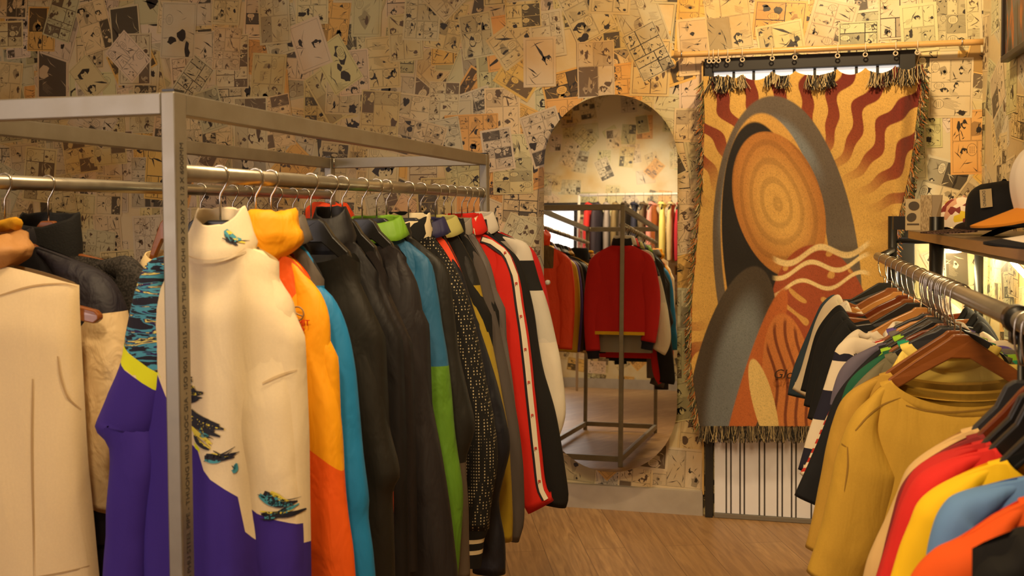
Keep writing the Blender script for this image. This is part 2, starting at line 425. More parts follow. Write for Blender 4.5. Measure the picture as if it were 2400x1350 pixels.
sl = MB(); sl.box((doorL+.05, YW-.045, .002), (dR-fw, YW-.01, .020)); sl.build('sill', plain('door_sill', srgb(120, 112, 100), .5), door, smooth=False)

# window behind the viewer, seen in the mirror
wx0, wx1, wz0, wz1 = -4.5, -2.42, .7, 2.12
wn = MB()
wn.box((wx0, YB+.02, wz0), (wx1, YB+.03, wz1))
win = prop(wn.build('window_1', plain('window_daylight_pane', (.9, .9, .9), .3, Emission_Color=(1, .93, .88, 1), Emission_Strength=3.0), smooth=False), kind='structure')
wf = MB()
for k in range(6): x = wx0+(wx1-wx0)*k/5; wf.box((x-.02, YB+.031, wz0), (x+.02, YB+.06, wz1))
for z in (wz0, (wz0+wz1)/2): wf.box((wx0, YB+.031, z-.02), (wx1, YB+.058, z+.02))
wf.box((wx0-.1, YB+.031, wz1), (wx1+.25, YB+.1, wz1+.1))
wf.build('window_frame', plain('door_frame_black', (0, 0, 0)), win, smooth=False)

# ------------------------------------------------------------------ the clothes rack
RX, RY, RL, RW, RT_, RP = -.935, 1.444, 1.813, .578, 1.602, 1.474
RX2 = RX-RW; RY2 = RY+RL
rack = thing('clothes_rack', (RX-RW/2, RY+RL/2, 0), 'galvanised square tube clothes rack with two pipes full of jackets', 'clothes rack')
TX, TY, TZ = .026, .034, .036
k = 0
for (x, y) in ((RX, RY), (RX, RY2), (RX2, RY), (RX2, RY2)):
    m = MB(); xx0, xx1 = (x-TX, x) if x == RX else (x, x+TX); yy0, yy1 = (y, y+TY) if y == RY else (y-TY, y)
    m.box((xx0, yy0, 0), (xx1, yy1, RT_)); m.build('post', GALV, rack, smooth=False, bevel=.0025)
    c = MB(); c.box((xx0+.002, yy0+.002, RT_+.0005), (xx1-.002, yy1-.002, RT_+.004)); c.build('end_cap', BLACKP, rack, smooth=False)
for z in (RT_-TZ, .03):
    for x in (RX-TX, RX2):
        m = MB(); m.box((x+.001, RY+TY, z), (x+TX-.001, RY2-TY, z+TZ-.001)); m.build('rail', GALV, rack, smooth=False, bevel=.002)
    for y in (RY, RY2-TX):
        m = MB(); m.box((RX2+TX, y+.001, z), (RX-TX, y+TX-.001, z+TZ-.001)); m.build('rail', GALV, rack, smooth=False, bevel=.002)
PXR, PXL, PR = RX-.020, RX2+.020, .0145
for x, nm in ((PXR, 'a'), (PXL, 'b')):
    m = MB(); m.tube([(x, RY+TY+.001, RP), (x, RY2-TY-.001, RP)], PR, 24); o = m.build('hanging_pipe', PIPE, rack)
    # dark disc standing in for the shade inside the open pipe end
    m = MB(); m.tube([(x, RY+TY+.0002, RP), (x, RY+TY+.0009, RP)], PR*.86, 20); m.build('pipe_mouth_shade', plain('pipe_inner_shade', (.02, .012, .008), .8), rack)
for x in (RX-TX, RX2+TX-.001):
    for y in (RY+TY, RY2-TY):
        m = MB(); m.tube([(x+.012, y, RT_-.004), (x+.012, y, RT_-TZ+.004)], .0025, 6); m.build('weld_bead', WIRE, rack)
def text(name, body, size, loc, rot, mat, parent=None, shear=0, extrude=.0002, align='LEFT', sx=1):
    cu = bpy.data.curves.new(name, 'FONT'); cu.body = body; cu.size = size; cu.extrude = extrude; cu.shear = shear; cu.align_x = align; cu.resolution_u = 3
    o = bpy.data.objects.new(name, cu); C.objects.link(o)
    M = rot if isinstance(rot, Matrix) else rot.to_matrix().to_4x4()
    off = wloc(parent) if parent else Vector((0, 0, 0))
    o.location = Vector(loc)-off; o.rotation_euler = M.to_euler(); o.scale = (sx, 1, 1)
    cu.materials.append(mat)
    bpy.context.view_layer.update()
    me = bpy.data.meshes.new_from_object(o.evaluated_get(bpy.context.evaluated_depsgraph_get())); me.name = name
    r = bpy.data.objects.new(name, me); C.objects.link(r); r.location = o.location; r.rotation_euler = o.rotation_euler; r.scale = o.scale
    bpy.data.objects.remove(o); r.name = name
    if parent: r.parent = parent
    return r
INK = plain('stencil_ink', (.035, .032, .03), .6)
# letters climb the +X face of the near post
rotm = Matrix(((0, 0, 1), (0, -0, 0), (0, 0, 0)))
M = Matrix(((0, 0, 1, 0), (0, -1, 0, 0), (1, 0, 0, 0), (0, 0, 0, 1)))   # text x -> up, text y -> toward viewer (-Y), normal -> +X
text('printed_lettering', 'MINH PHU STEEL PIPE - THUONG HIEU QUOC GIA - ISO 9001 : 2015 - HOP THEP CO KHI 40 X 30/Y X 1.2 X 6000MM', .0145, (RX+.0003, RY+.022, at(445, 1400, X=RX).z), M, INK, rack, sx=1.0)

# ------------------------------------------------------------------ hangers
HANG = {}
def hanger(Xp, Y, Zp, r, kind, label, half=.205, rot=0.0, square=False, group=None, top=-.078, hook_dir=1, fit=None):
    """a coat hanger hooked over a pipe of radius r centred at Xp, Zp"""
    root = thing('coat_hanger', (Xp, Y, Zp+top-.1), label, 'hanger', group)
    mat = {'wood': WOOD, 'pale': WOODP, 'red': WOODR, 'black': BLACKP, 'grey': GREYP}[kind]
    R = r+.003; s = hook_dir; pts = []
    ca, sa = cos(rot), sin(rot)
    def W(x, z, y=0): return (Xp+x*ca-y*sa, Y+x*sa+y*ca, Zp+z)
    for k in range(13):
        a = PI*(1.12-k*1.12/12); pts.append((s*R*cos(a), R*sin(a)))
    if square: pts += [(s*R*1.05, -R*.8), (s*R*.95, -R*1.9), (s*.012, top*.72), (0, top*.74), (0, top+.004-.02)]
    else: pts += [(s*R*.92, -R*.5), (s*R*.55, -R*1.15), (s*R*.1, -R*1.8), (0, -R*2.2), (0, top-.02)]
    m = MB(); m.tube([W(x, z) for x, z in pts], .0019, 8); m.build('hook', WIRE, root)
    # contoured shoulders
    up = [(-half, -.105), (-half*.97, -.092), (-half*.6, -.062), (-.065, -.036), (-.04, -.022), (-.026, -.006), (-.016, 0)]
    lo = [(half, -.112), (half*.95, -.122), (half*.6, -.096), (.07, -.074), (.035, -.060)]
    if kind in ('black', 'grey'):
        up = [(-half, -.105), (-half*.96, -.09), (-half*.6, -.068), (-.075, -.044), (-.048, -.030), (-.034, -.010), (-.022, 0)]
        lo = [(half, -.114), (half*.95, -.124), (half*.6, -.108), (.07, -.092), (.03, -.086)]
    if fit:     # (neck, drop, shoulder half width, shoulder drop): the arms run just under the cloth
        nk, dp, sw_, sd = fit; tip = sw_-.012
        zn_, zt_2 = dp+.012-top, sd-.016-top
        zm_ = zn_*.62+zt_2*.38-.002; xm = nk+(tip-nk)*.38
        wide_ = .026 if kind in ('black', 'grey') else .018
        up = [(-tip, zt_2-.012), (-tip*.97, zt_2-.003), (-xm, zm_-.004), (-nk*1.0, zn_-.008), (-max(.045, nk*.62), zn_*.62), (-wide_*1.25, -.008), (-wide_*.8, 0)]
        lo = [(tip, zt_2-.02), (tip*.96, zt_2-.028), (xm, zm_-.034), (nk, zn_-.040), (max(.04, nk*.55), zn_*.62-.030), (wide_, -.050)]
    poly = up+[(-x, z) for x, z in up[::-1]]+lo[0:]+[(-x, z) for x, z in lo[::-1]]
    m = MB(); n = len(poly); t = .0075 if kind not in ('black', 'grey') else .008
    for yy in (-t, t): pass
    vs = [W(x, top+z, -t + .010*(abs(x)/half)**2) for x, z in poly]+[W(x, top+z, t + .010*(abs(x)/half)**2) for x, z in poly]
    m.add(vs, [tuple(range(n)), tuple(range(2*n-1, n-1, -1))]+[(k, k+n, (k+1) % n+n, (k+1) % n) for k in range(n)])
    m.build('shoulder_bar', mat, root, smooth=False, bevel=.003)
    return root

# ------------------------------------------------------------------ garments
def crom(P, n):
    P = [Vector(p) for p in P]; L = [0]
    for a, b in zip(P, P[1:]): L.append(L[-1]+(b-a).length)
    out = []
    for k in range(n):
        d = L[-1]*k/(n-1); i = 0
        while i < len(P)-2 and L[i+1] < d: i += 1
        t = (d-L[i])/max(1e-9, L[i+1]-L[i])
        p0, p1, p2, p3 = P[max(i-1, 0)], P[i], P[i+1], P[min(i+2, len(P)-1)]
        m1 = (p2-p0)/max(1e-6, (L[i+1]-L[max(i-1, 0)]))*(L[i+1]-L[i]); m2 = (p3-p1)/max(1e-6, (L[min(i+2, len(P)-1)]-L[i]))*(L[i+1]-L[i])
        h = (2*t**3-3*t*t+1)*p1+(t**3-2*t*t+t)*m1+(-2*t**3+3*t*t)*p2+(t**3-t*t)*m2
        out.append(h)
    return out
def lin(x, xs, ys): return float(np.interp(x, xs, ys))
def fold(x, y, z, seed, sx=13, sz=3.2):
    return noise.noise(Vector((x*sx+seed*3.1, y*sx, z*sz+seed*7.7)))*.7+noise.noise(Vector((x*sx*2.1+seed, y*sx*2+z*3, z*sz*2.6)))*.3

def garment(name, label, cat, Xp, Zp, Y, body, sleeve=None, collar=None, R=None, L=None, sh=.185, neck=.06, drop=.125, length=.68, bw=.205,
            th=.030, st=.034, ctype='stand', ch=.05, group='jackets on the square tube rack', seed=0, fa=.008, zones=None, cuff=None, hem=None,
            slen=.60, sw=1.0, vest=False, dip=.02, wide=None, n=34, hs=None, reach=None, hemv=None):
    """one hanging garment; R / L are (x, z) outlines of its sleeves, measured from the pipe"""
    sleeve = sleeve or body; collar = collar or body
    hemz = -drop-length
    root = thing(name, (Xp, Y, Zp+hemz), label, cat, group)
    zn = ['za', 'zb', 'zc', 'zd']
    def atts(pts, part):
        if not zones: return None
        vals = [zones(part, p[0]-Xp, p[2]-Zp, p[1]-Y) for p in pts]
        return {zn[i]: [v[i] for v in vals] for i in range(len(vals[0]))}
    slope = .055
    if L or R:
        slope = min(.12, max(.02, -(L or R)[0][1]-drop))
    # --- trunk
    nu, nv = 26, n
    def ztop(x, back):
        ax = abs(x)
        if ax < neck: return -drop-(dip if not back else dip*(.5 if ctype == 'crew' else .25))*(1-(ax/neck)**2)**.7
        q = (ax-neck)/max(1e-6, sh-neck); return -drop-slope*(q**1.25)
    rows = []; 
    for j in range(nv+1):
        v = (j/nv)**1.15
        wv = lin(v, [0, .06, .22, .5, 1], [sh, sh*1.0, bw*.97, bw, bw*(wide or 1.0)])
        row = []
        for side in (0, 1):
            for i in range(nu):
                u = -1+2*i/nu if side == 0 else 1-2*i/nu
                x = u*wv; zt = ztop(u*sh, side == 1); z = zt*(1-v)+hemz*v
                t = th*math.sqrt(max(0, 1-abs(u)**3.2))*lin(v, [0, .03, .15, .6, 1], [.34, .6, 1, 1.05, 1.0])
                if ctype != 'crew' and abs(x) < neck*1.25: t = max(t, .043*math.sqrt(max(0, 1-(x/(neck*1.25))**2))*max(0, 1-v/.2))
                f = fold(x, side*3, z, seed, 13, 1.5)*fa*lin(v, [0, .1, .5, 1], [.25, .7, 1.1, 1.5])*(1-abs(u)**6)
                yy = (-1 if side == 0 else 1)*(t+f)
                row.append((Xp+x, Y+yy, Zp+z))
        rows.append(row)
    m = MB(); m.grid(rows, wrap=True)
    b = m.build('body', body, root, atts=atts(m.v, 'body'))
    # --- sleeves
    if not vest:
        for sgn, trace, nm in ((1, R, 'R'), (-1, L, 'L')):
            if trace is None:
                zs = -drop-slope+.005
                trace = [(sh+.022, zs-.03), (sh+.045, zs-.11), (sh+.058, zs-.24), (sh+.058, zs-.40), (sh+.045, zs-slen)]
                trace = [(x*sgn, z) for x, z in trace]
            cut = [p for p in trace]
            start = [(sgn*(neck*.9+sh*.1), -drop-.003), (sgn*(neck*.5+sh*.5), -drop-slope*.42)] if reach is None else reach(sgn)
            outer = crom([Vector((x, z)) for x, z in start+cut], 44)
            Ltot = sum((q-p).length for p, q in zip(outer, outer[1:])); l = 0
            rows = []; ns = 22
            for i, p in enumerate(outer):
                if i: l += (p-outer[i-1]).length
                s = l/Ltot
                a, c = outer[max(i-2, 0)], outer[min(i+2, len(outer)-1)]
                tg = (c-a).normalized()
                inn = Vector((tg.y, -tg.x))*sgn
                inn = (inn+Vector((0, -.25))*max(0, 1-s*5)).normalized()
                wd = lin(l, [0, .03, .10, .20, .34, .60], [.012, .022, .062, .125, .125, .092])*sw
                wd = wd if l < .6 else .092*sw
                q = p+inn*wd; ctr = (p+q)/2; hx = (p-q)/2
                ty = st*lin(s, [0, .08, .2, .45, .85, 1], [.25, .42, .8, 1.05, .95, .8])
                row = []
                for k in range(ns):
                    ang = 2*PI*k/ns; cx_, sy_ = cos(ang), sin(ang)
                    cx_ = math.copysign(abs(cx_)**.8, cx_)
                    pt = ctr+hx*cx_
                    f = (fold(pt.x, sy_*.08, pt.y, seed+sgn*5.3, 14, 2.2)*fa*.8+.28*fa*noise.noise(Vector((pt.x*16+pt.y*12, sy_*1.5, pt.y*5+seed))))*min(1, s*4+.15)
                    row.append((Xp+pt.x-inn.x*f*.6*cx_, Y+sy_*(ty+f), Zp+pt.y+inn.y*f*.3))
                rows.append(row)
            # turned-in end
            last = rows[-1]; cxp = Vector(tuple(sum(c)/len(last) for c in zip(*last)))
            rows.append([tuple(cxp+(Vector(p)-cxp)*.86+Vector((0, 0, .004))) for p in last]); rows.append([tuple(cxp+(Vector(p)-cxp)*.8+Vector((0, 0, .03))) for p in last])
            m = MB(); m.grid(rows, wrap=True)
            so = m.build('sleeve', sleeve, root, atts=atts(m.v, 'sleeve'+nm))
            if cuff and (cuff.get('side', 0) in (0, sgn)):
                end = outer[-1]; d = (outer[-1]-outer[-5]).normalized(); cl = cuff['len']
                m = MB(); rr = []; base = rows[-3]
                for q in [i_/18 for i_ in range(19)]:
                    sc_ = lin(q, [0, .3, 1], [.98, cuff.get('sc', .8), cuff.get('sc', .8)*.97])
                    rr.append([tuple(cxp+(Vector(p)-cxp)*sc_+Vector((d.x, 0, d.y))*cl*q) for p in base])
                m.grid(rr, wrap=True); m.build('cuff', cuff['mat'], so, atts=atts(m.v, 'cuff') if cuff.get('zones') else None)
    # --- collar
    nn = 28
    ry = .040
    if ctype in ('stand', 'turtle', 'funnel'):
        prof = [(1.0, -.14), (1.02, .2), (.96, .6), (.93, .93), (.90, 1.0), (.86, .95), (.87, .5), (.9, .05)]
        if ctype == 'funnel': prof = [(1.06, -.14), (1.12, .08), (1.0, .35), (.84, .7), (.73, .95), (.69, 1.0), (.65, .95), (.72, .5), (.8, .05)]
        rows = []
        for s_, h_ in prof:
            row = []
            for k in range(nn):
                a = 2*PI*k/nn; x = neck*1.06*s_*cos(a); y = ry*s_*sin(a)
                front = max(0, -sin(a))
                zb = -drop+.004-dip*.9*front
                f = noise.noise(Vector((cos(a)*2+seed, sin(a)*2, h_*2)))*.006*h_
                row.append((Xp+x+f, Y+y+f*.7, Zp+zb+h_*ch*(1-.12*front)+f))
            rows.append(row)
        m = MB(); m.grid(rows, wrap=True); m.build('collar', collar, root, atts=atts(m.v, 'collar'))
    elif ctype == 'lapel':      # folded shirt-like collar
        prof = [(1.02, .02), (.98, .9), (.98, 1.0), (1.06, .95), (1.26, .35), (1.36, .05), (1.33, .02), (1.2, .3)]
        rows = []
        for s_, h_ in prof:
            row = []
            for k in range(nn):
                a = 2*PI*k/nn; x = neck*1.02*s_*cos(a); y = ry*s_*sin(a); front = max(0, -sin(a))
                f = noise.noise(Vector((cos(a)*2+seed, sin(a)*2, s_*2)))*.005
                row.append((Xp+x+f, Y+y+f, Zp-drop+.004-dip*front+h_*ch+f))
            rows.append(row)
        m = MB(); m.grid(rows, wrap=True); m.build('collar', collar, root, atts=atts(m.v, 'collar'))
    elif ctype == 'hood':
        hs = hs or (1.0, 1.0)
        rows = []
        for i in range(15):
            q = i/14; row = []
            R_ = lin(q, [0, .18, .45, .75, .92, 1], [1.05, 1.3, 1.45, 1.2, .92, .7]); hz = lin(q, [0, .3, .7, .9, 1], [-.012, .35, .9, 1.0, .8])
            for k in range(36):
                a = 2*PI*k/36
                f = noise.noise(Vector((cos(a)*1.5+seed*2, sin(a)*1.5, q*2)))*.36+noise.noise(Vector((cos(a)*3.4+seed, sin(a)*3.4, q*2.5)))*.2
                x = neck*R_*hs[0]*(1+f*.5)*cos(a); y = .046*R_*(1+f*.5)*sin(a)
                row.append((Xp+x, Y+y+.008*q, Zp-drop+hz*ch*hs[1]*(1+f*.5)-(dip*1.3*max(0, -sin(a)))*(1-q)))
            rows.append(row)
        m = MB(); m.grid(rows, wrap=True); m.build('hood', collar, root, atts=atts(m.v, 'collar'))
    elif ctype == 'crew':       # ribbed band round the open neckline
        m = MB(); rows = []
        for off in (-.001, .010, .020, .022):
            row = []
            for k in range(40):
                a = 2*PI*k/40; x = neck*cos(a); back = sin(a) > 0
                g = neck+off; xx = g*cos(a)*.98
                z = -drop-(dip if not back else dip*.5)*(abs(sin(a))**1.4)
                t = th*.36*abs(sin(a))**.6+.006*abs(sin(a))
                z2 = z-(off if not back else off*.9)*(.35+.65*abs(sin(a)))+.003
                row.append((Xp+xx, Y+(t+.0035 if back else -t-.0035)+(.0 if off < .021 else (-.004 if back else .004)), Zp+z2))
            rows.append(row)
        m.grid(rows, wrap=True); m.build('neckband', collar, root, atts=atts(m.v, 'collar'))
    if hem:
        m = MB(); rows = []
        base = None
        for q, s_ in ((0, 1.0), (.15, .93), (.85, .93), (1, .9)):
            row = []
            for side in (0, 1):
                for i in range(nu):
                    u = -1+2*i/nu if side == 0 else 1-2*i/nu
                    t = th*math.sqrt(max(0, 1-abs(u)**3.2))*1.0
                    row.append((Xp+u*bw*(wide or 1)*s_, Y+(-1 if side == 0 else 1)*t*s_, Zp+hemz-q*hem[1]))
            rows.append(row)
        m.grid(rows, wrap=True); m.build('hem_band', hem[0], root)
    return root

def pipeY(u, X=PXR, Z=RP):
    p0, p1 = 1.0, 6.0
    for _ in range(50):
        pm = (p0+p1)/2
        if (to_px((X, pm, Z))[0] < u) == (X < 0 and True): p0 = pm
        else: p1 = pm
    return (p0+p1)/2
def tr(pts, Y, X, Z):
    out = []
    for u, v in pts:
        p = at(u, v, Y=Y); out.append((p.x-X, p.z-Z))
    return out
#GARMENTS#
from mathutils.bvhtree import BVHTree
# ------------------------------------------------------------------ colours and cloths
def S(*c): return srgb(*c)
NEON = S(226, 232, 30); PURP = S(54, 30, 138); CREAM = S(232, 214, 178)
def brushwork(t, tc):
    """dry brush strokes in navy, teal and pale yellow"""
    mp = t.n('ShaderNodeMapping'); mp.inputs['Rotation'].default_value = (0, math.radians(-38), 0); mp.inputs['Scale'].default_value = (14, 14, 90)
    t.l(tc.outputs['Object'], mp.inputs[0])
    a = t.n('ShaderNodeTexNoise', Scale=1.0, Detail=4.0, Distortion=.7); t.l(mp.outputs[0], a.inputs['Vector'])
    r = t.n('ShaderNodeValToRGB'); t.l(a.outputs[0], r.inputs[0]); e = r.color_ramp; e.interpolation = 'CONSTANT'
    e.elements[0].position = 0; e.elements[0].color = S(22, 20, 40); e.elements[1].position = .47; e.elements[1].color = S(70, 150, 180)
    for p_, c in ((.54, S(40, 28, 84)), (.59, S(226, 214, 120)), (.63, S(24, 26, 50)), (.70, S(90, 170, 190))):
        q = e.elements.new(p_); q.color = c
    return r.outputs[0]
_cloth = cloth
def cloth(name, col, zones=(), **kw):
    """as before, but a zone colour may also be a function building its own nodes"""
    fx = [(a, c) for a, c in zones if callable(c)]
    m = _cloth(name, col, [(a, (c if not callable(c) else (1, 0, 1, 1))) for a, c in zones], **kw)
    if fx:
        nt = m.node_tree; t = NT.__new__(NT); t.m = m; t.t = nt; t.b = nt.nodes['Principled BSDF']
        tc = [q for q in nt.nodes if q.bl_idname == 'ShaderNodeTexCoord'][0]
        for q in nt.nodes:
            if q.bl_idname == 'ShaderNodeMix' and tuple(round(x, 3) for x in q.inputs[7].default_value) == (1, 0, 1, 1):
                nt.links.new(fx[0][1](t, tc), q.inputs[7])
    return m
def mpx(Y, X, Z, pts):
    return [(p[0], p[1]) for p in tr(pts, Y, X, Z)]
def below(line):
    """signed height under a polyline of (x, z)"""
    xs = [p[0] for p in line]; zs = [p[1] for p in line]
    return lambda x, z: float(np.interp(x, xs, zs))-z
def hook_label(kind, what):
    return {'wood': 'brown wooden', 'pale': 'pale wooden', 'red': 'reddish varnished wooden', 'black': 'black plastic', 'grey': 'charcoal'}[kind]+' hanger carrying '+what
def surf(root):
    vs, fs = [], []
    for o in [root]+list(root.children_recursive):
        if o.type != 'MESH': continue
        off = wloc(o); n = len(vs)
        vs += [v.co+off for v in o.data.vertices]; fs += [[i+n for i in p.vertices] for p in o.data.polygons]
    return BVHTree.FromPolygons(vs, fs)
def on_front(bvh, x, z, y0, lift=.002):
    h = bvh.ray_cast(Vector((x, y0, z)), Vector((0, 1, 0)), 1.0)
    return Vector((x, h[0].y-lift, z)) if h[0] is not None else None
def ribbon(mb, bvh, pts, wid, y0, m=0, lift=.002, X=None, Z=None):
    X, Z = (PXR, RP) if X is None else (X, Z)
    P = crom([Vector((p[0]+X, p[1]+Z)) for p in pts], 16); rows = []
    for i, p in enumerate(P):
        t = (P[min(i+1, 15)]-P[max(i-1, 0)]).normalized(); nrm = Vector((-t.y, t.x)); w_ = wid*(.25+.75*sin(PI*min(1, (i+1.5)/16))**.7)
        r = [on_front(bvh, *(p+nrm*w_*k), y0, lift) for k in (-.5, 0, .5)]
        if None in r:
            if len(rows) > 1: mb.grid(rows, m)
            rows = []; continue
        rows.append(r)
    if len(rows) > 1: mb.grid(rows, m)

# ------------------------------------------------------------------ jackets on the near pipe of the rack
JG = 'jackets on the near pipe of the rack'
ys = {}
HK = dict(cream=515, yellow=598, sky=624, black=728, navyorange=775, brownblue=800, plum=848, bluegreen=882, coal=905, dots=957, orangeslip=986,
          olive=1020, greysleeve=1040, slate=1058, red=1082, navy=1098, wind=1113)
prev = 0
for k, u in HK.items():
    ys[k] = max(pipeY(u)-(.012 if k in ('navy', 'wind') else 0), prev+.06); prev = ys[k]
GAP = {k: min([abs(ys[k]-ys[j]) for j in ys if j != k]) for k in ys}
def J(key, label, short, hk, Rpx, name='jacket', cat='jacket', hanglabel=True, **kw):
    Y = ys[key]; R = tr(Rpx, Y, PXR, RP)
    sh = max(.11, R[0][0]); slope_z = -R[0][1]
    kw['th'] = min(kw.get('th', .03), GAP[key]*.36); kw['st'] = min(kw.get('st', .034), GAP[key]*.46)
    g = garment(name, label, cat, PXR, RP, Y, R=R, sh=sh, bw=kw.pop('bw', max(.17, sh+.01)), group=JG, seed=hash_(key), **kw)
    hanger(PXR, Y, RP, PR, hk, hook_label(hk, short), fit=(kw.get('neck', .06), -kw.get('drop', .125), sh, R[0][1]), group='hangers on the near pipe', rot=random.Random(key).uniform(-.04, .04))
    return g
def hash_(s): return (sum(ord(c)*(i+3) for i, c in enumerate(s)) % 97)/7.0

# cream sweatshirt with purple lower half
Y = ys['cream']
lineB = below(mpx(Y, PXR, RP, [(380, 830), (440, 955), (470, 1018), (500, 1045), (515, 1100), (560, 1132), (590, 1150), (600, 1225), (632, 1252), (660, 1262)]))
lineS = below(mpx(Y, PXR, RP, [(600, 1165), (632, 1186), (670, 1202), (722, 1222)]))
lineN = below(mpx(Y, PXR, RP, [(380, 820), (440, 940), (466, 1000), (500, 1036), (520, 1062)]))
zy = [p[1] for p in mpx(Y, PXR, RP, [(330, 818), (330, 862)])]
xl = mpx(Y, PXR, RP, [(505, 1040)])[0][0]
def zc_(part, x, z, y):
    if part == 'sleeveR': return (lineS(x, z), -1, -1)
    if part == 'sleeveL':
        q = z-(x+.17)*(-.55)
        return (zy[1]-q, min(zy[0]-q, q-zy[1]), q-zy[0])
    if part == 'body': return (lineB(x, z), min(lineN(x, z), xl-x, -lineB(x, z)+.001) if y < 0 else -1, -1)
    return (-1, -1, -1)
CR = cloth('cream_sweatshirt', CREAM, [('za', PURP), ('zb', NEON), ('zc', brushwork)], mottled=.03, wrinkle=.3)
Rpx = [(655, 662), (680, 706), (693, 780), (706, 870), (713, 1000), (716, 1150), (722, 1420)]
Lpx = [(352, 612), (322, 680), (300, 775), (286, 850), (256, 930), (234, 1000), (268, 1045), (262, 1150), (246, 1420)]
cg = garment('sweatshirt', 'cream high collar sweatshirt with brush stroke print and purple lower half', 'sweatshirt', PXR, RP, Y, CR, R=tr(Rpx, Y, PXR, RP), L=tr(Lpx, Y, PXR, RP),
             sh=tr(Rpx, Y, PXR, RP)[0][0], bw=.165, neck=.058, drop=.125, dip=.028, length=.62, ctype='funnel', ch=.066, group=JG, zones=zc_, fa=.011, th=.045, st=.045, seed=2.3,
             sw=1.05, collar=cloth('cream_collar', CREAM, mottled=.03))
hanger(PXR, Y, RP, PR, 'black', hook_label('black', 'the cream and purple sweatshirt'), fit=(.058, -.125, tr(Rpx, Y, PXR, RP)[0][0], tr(Rpx, Y, PXR, RP)[0][1]), group='hangers on the near pipe')
bv = surf(cg); y0 = Y-.4
PM = [plain('print_navy', S(22, 22, 38), .7), plain('print_teal', S(66, 150, 170), .7), plain('print_yellow', S(222, 206, 70), .7)]
def st(px, wpx, m):
    ribbon(pr, bv, mpx(Y, PXR, RP, px), wpx*.00072, y0, m)
rs = random.Random(3)
def strokes(a, b, cnt, spread, seed=0):
    global pr
    pr = MB()
    for k in range(cnt):
        o = rs.uniform(-spread, spread); q = rs.uniform(-.15, .15); e = rs.uniform(.55, 1.05)
        dx, dy = b[0]-a[0], b[1]-a[1]; L_ = math.hypot(dx, dy); nx, ny = -dy/L_, dx/L_
        s0 = rs.uniform(-.1, .3)
        pts = [(a[0]+dx*(s0+(e-s0)*t)+nx*(o+math.sin(t*3+q*9)*8), a[1]+dy*(s0+(e-s0)*t)+ny*(o+math.sin(t*3+q*9)*8)) for t in (0, .35, .7, 1)]
        st(pts, rs.choice((3, 5, 8, 12, 16)), rs.choice((0, 0, 0, 0, 0, 1, 2)))
    if pr.v: pr.build('brush_stroke_print', PM, cg)
strokes((444, 850), (490, 900), 10, 14); strokes((446, 905), (510, 925), 12, 16); strokes((450, 945), (560, 1000), 14, 12)
strokes((490, 985), (530, 1035), 9, 12); strokes((515, 1058), (590, 1042), 10, 7); strokes((575, 1085), (592, 1078), 4, 5); strokes((640, 1140), (716, 1160), 9, 12); strokes((640, 1190), (718, 1178), 8, 8)
strokes((548, 548), (592, 566), 6, 6); strokes((446, 780), (462, 805), 3, 4)
nl = MB(); ribbon(nl, bv, mpx(Y, PXR, RP, [(446, 590), (476, 604), (520, 610), (560, 604), (594, 588)]), .006, y0, 0, .004); nl.build('collar_seam', cloth('cream_seam', CREAM), cg)

sm = MB(); ribbon(sm, bv, mpx(Y, PXR, RP, [(646, 888), (670, 876), (690, 868), (708, 863)]), .004, y0, 0, .003)
if sm.v: sm.build('shoulder_seam', cloth('cream_seam_shoulder', S(206, 182, 140)), cg)
# yellow and orange shell
ORG = S(240, 96, 16); YEL = S(250, 172, 10)
Y = ys['yellow']
lS = below(mpx(Y, PXR, RP, [(690, 1000), (738, 1044), (806, 1102), (840, 1130)]))
lO = below(mpx(Y, PXR, RP, [(560, 800), (640, 775), (676, 722), (706, 680), (730, 650), (770, 620)]))
def zy_(part, x, z, y):
    if part == 'sleeveR': return (lS(x, z),)
    if part == 'body': return (max(-lO(x, z), -z-.62),)
    return (-1,)
YM = nylon('yellow_shell', YEL, [('za', ORG)], wrinkle=.5)
jy = J('yellow', 'yellow shell jacket with orange yoke and orange lower sleeves', 'the yellow and orange shell', 'black',
  [(722, 650), (752, 690), (770, 745), (776, 850), (795, 960), (806, 1100), (815, 1200), (830, 1300), (838, 1420)], body=YM, zones=zy_, ctype='hood', ch=.08, collar=nylon('yellow_hood', YEL, wrinkle=.6), length=.72, hs=(1.15, 1.0), drop=.14, sw=1.1)
bv = surf(jy); p = at(690, 738, Y=Y); q = on_front(bv, p.x, p.z, Y-.4, .004)
Rf = Matrix(((1, 0, 0, 0), (0, 0, -1, 0), (0, 1, 0, 0), (0, 0, 0, 1)))
if q:
    mk = plain('print_red', S(206, 40, 20), .6); yq = q.y-.006
    z1, z2 = at(700, 763, Y=yq).z, at(700, 776, Y=yq).z
    text('chest_lettering', 'SUMMIT', .0155, (at(664, 760, Y=yq).x, yq, z1), Rf, mk, jy, extrude=.001, sx=.95)
    text('chest_lettering', 'SERIES', .0155, (at(666, 774, Y=yq).x, yq, z2), Rf, mk, jy, extrude=.001, sx=.95)
    m = MB(); c0 = at(697, 735, Y=yq); m.tube([(c0.x+.0125*cos(a), yq, c0.z+.0125*sin(a)) for a in [2*PI*k/20 for k in range(20)]], .0016, 6, closed=True)
    m.tube([(c0.x-.011, yq, c0.z+.006), (c0.x, yq, c0.z-.001), (c0.x+.011, yq, c0.z-.005)], .0016, 6); m.build('chest_emblem', plain('print_grey', S(150, 120, 80), .5), jy)
# black contour lines of the orange yoke
cl = MB()
for pts in ([(612, 570), (622, 592), (640, 600), (650, 625), (662, 640)], [(608, 580), (618, 606), (634, 618), (644, 640)]):
    ribbon(cl, bv, mpx(Y, PXR, RP, pts), .006, Y-.4, 0, .004)
if cl.v: cl.build('yoke_piping', BLACKP, jy)

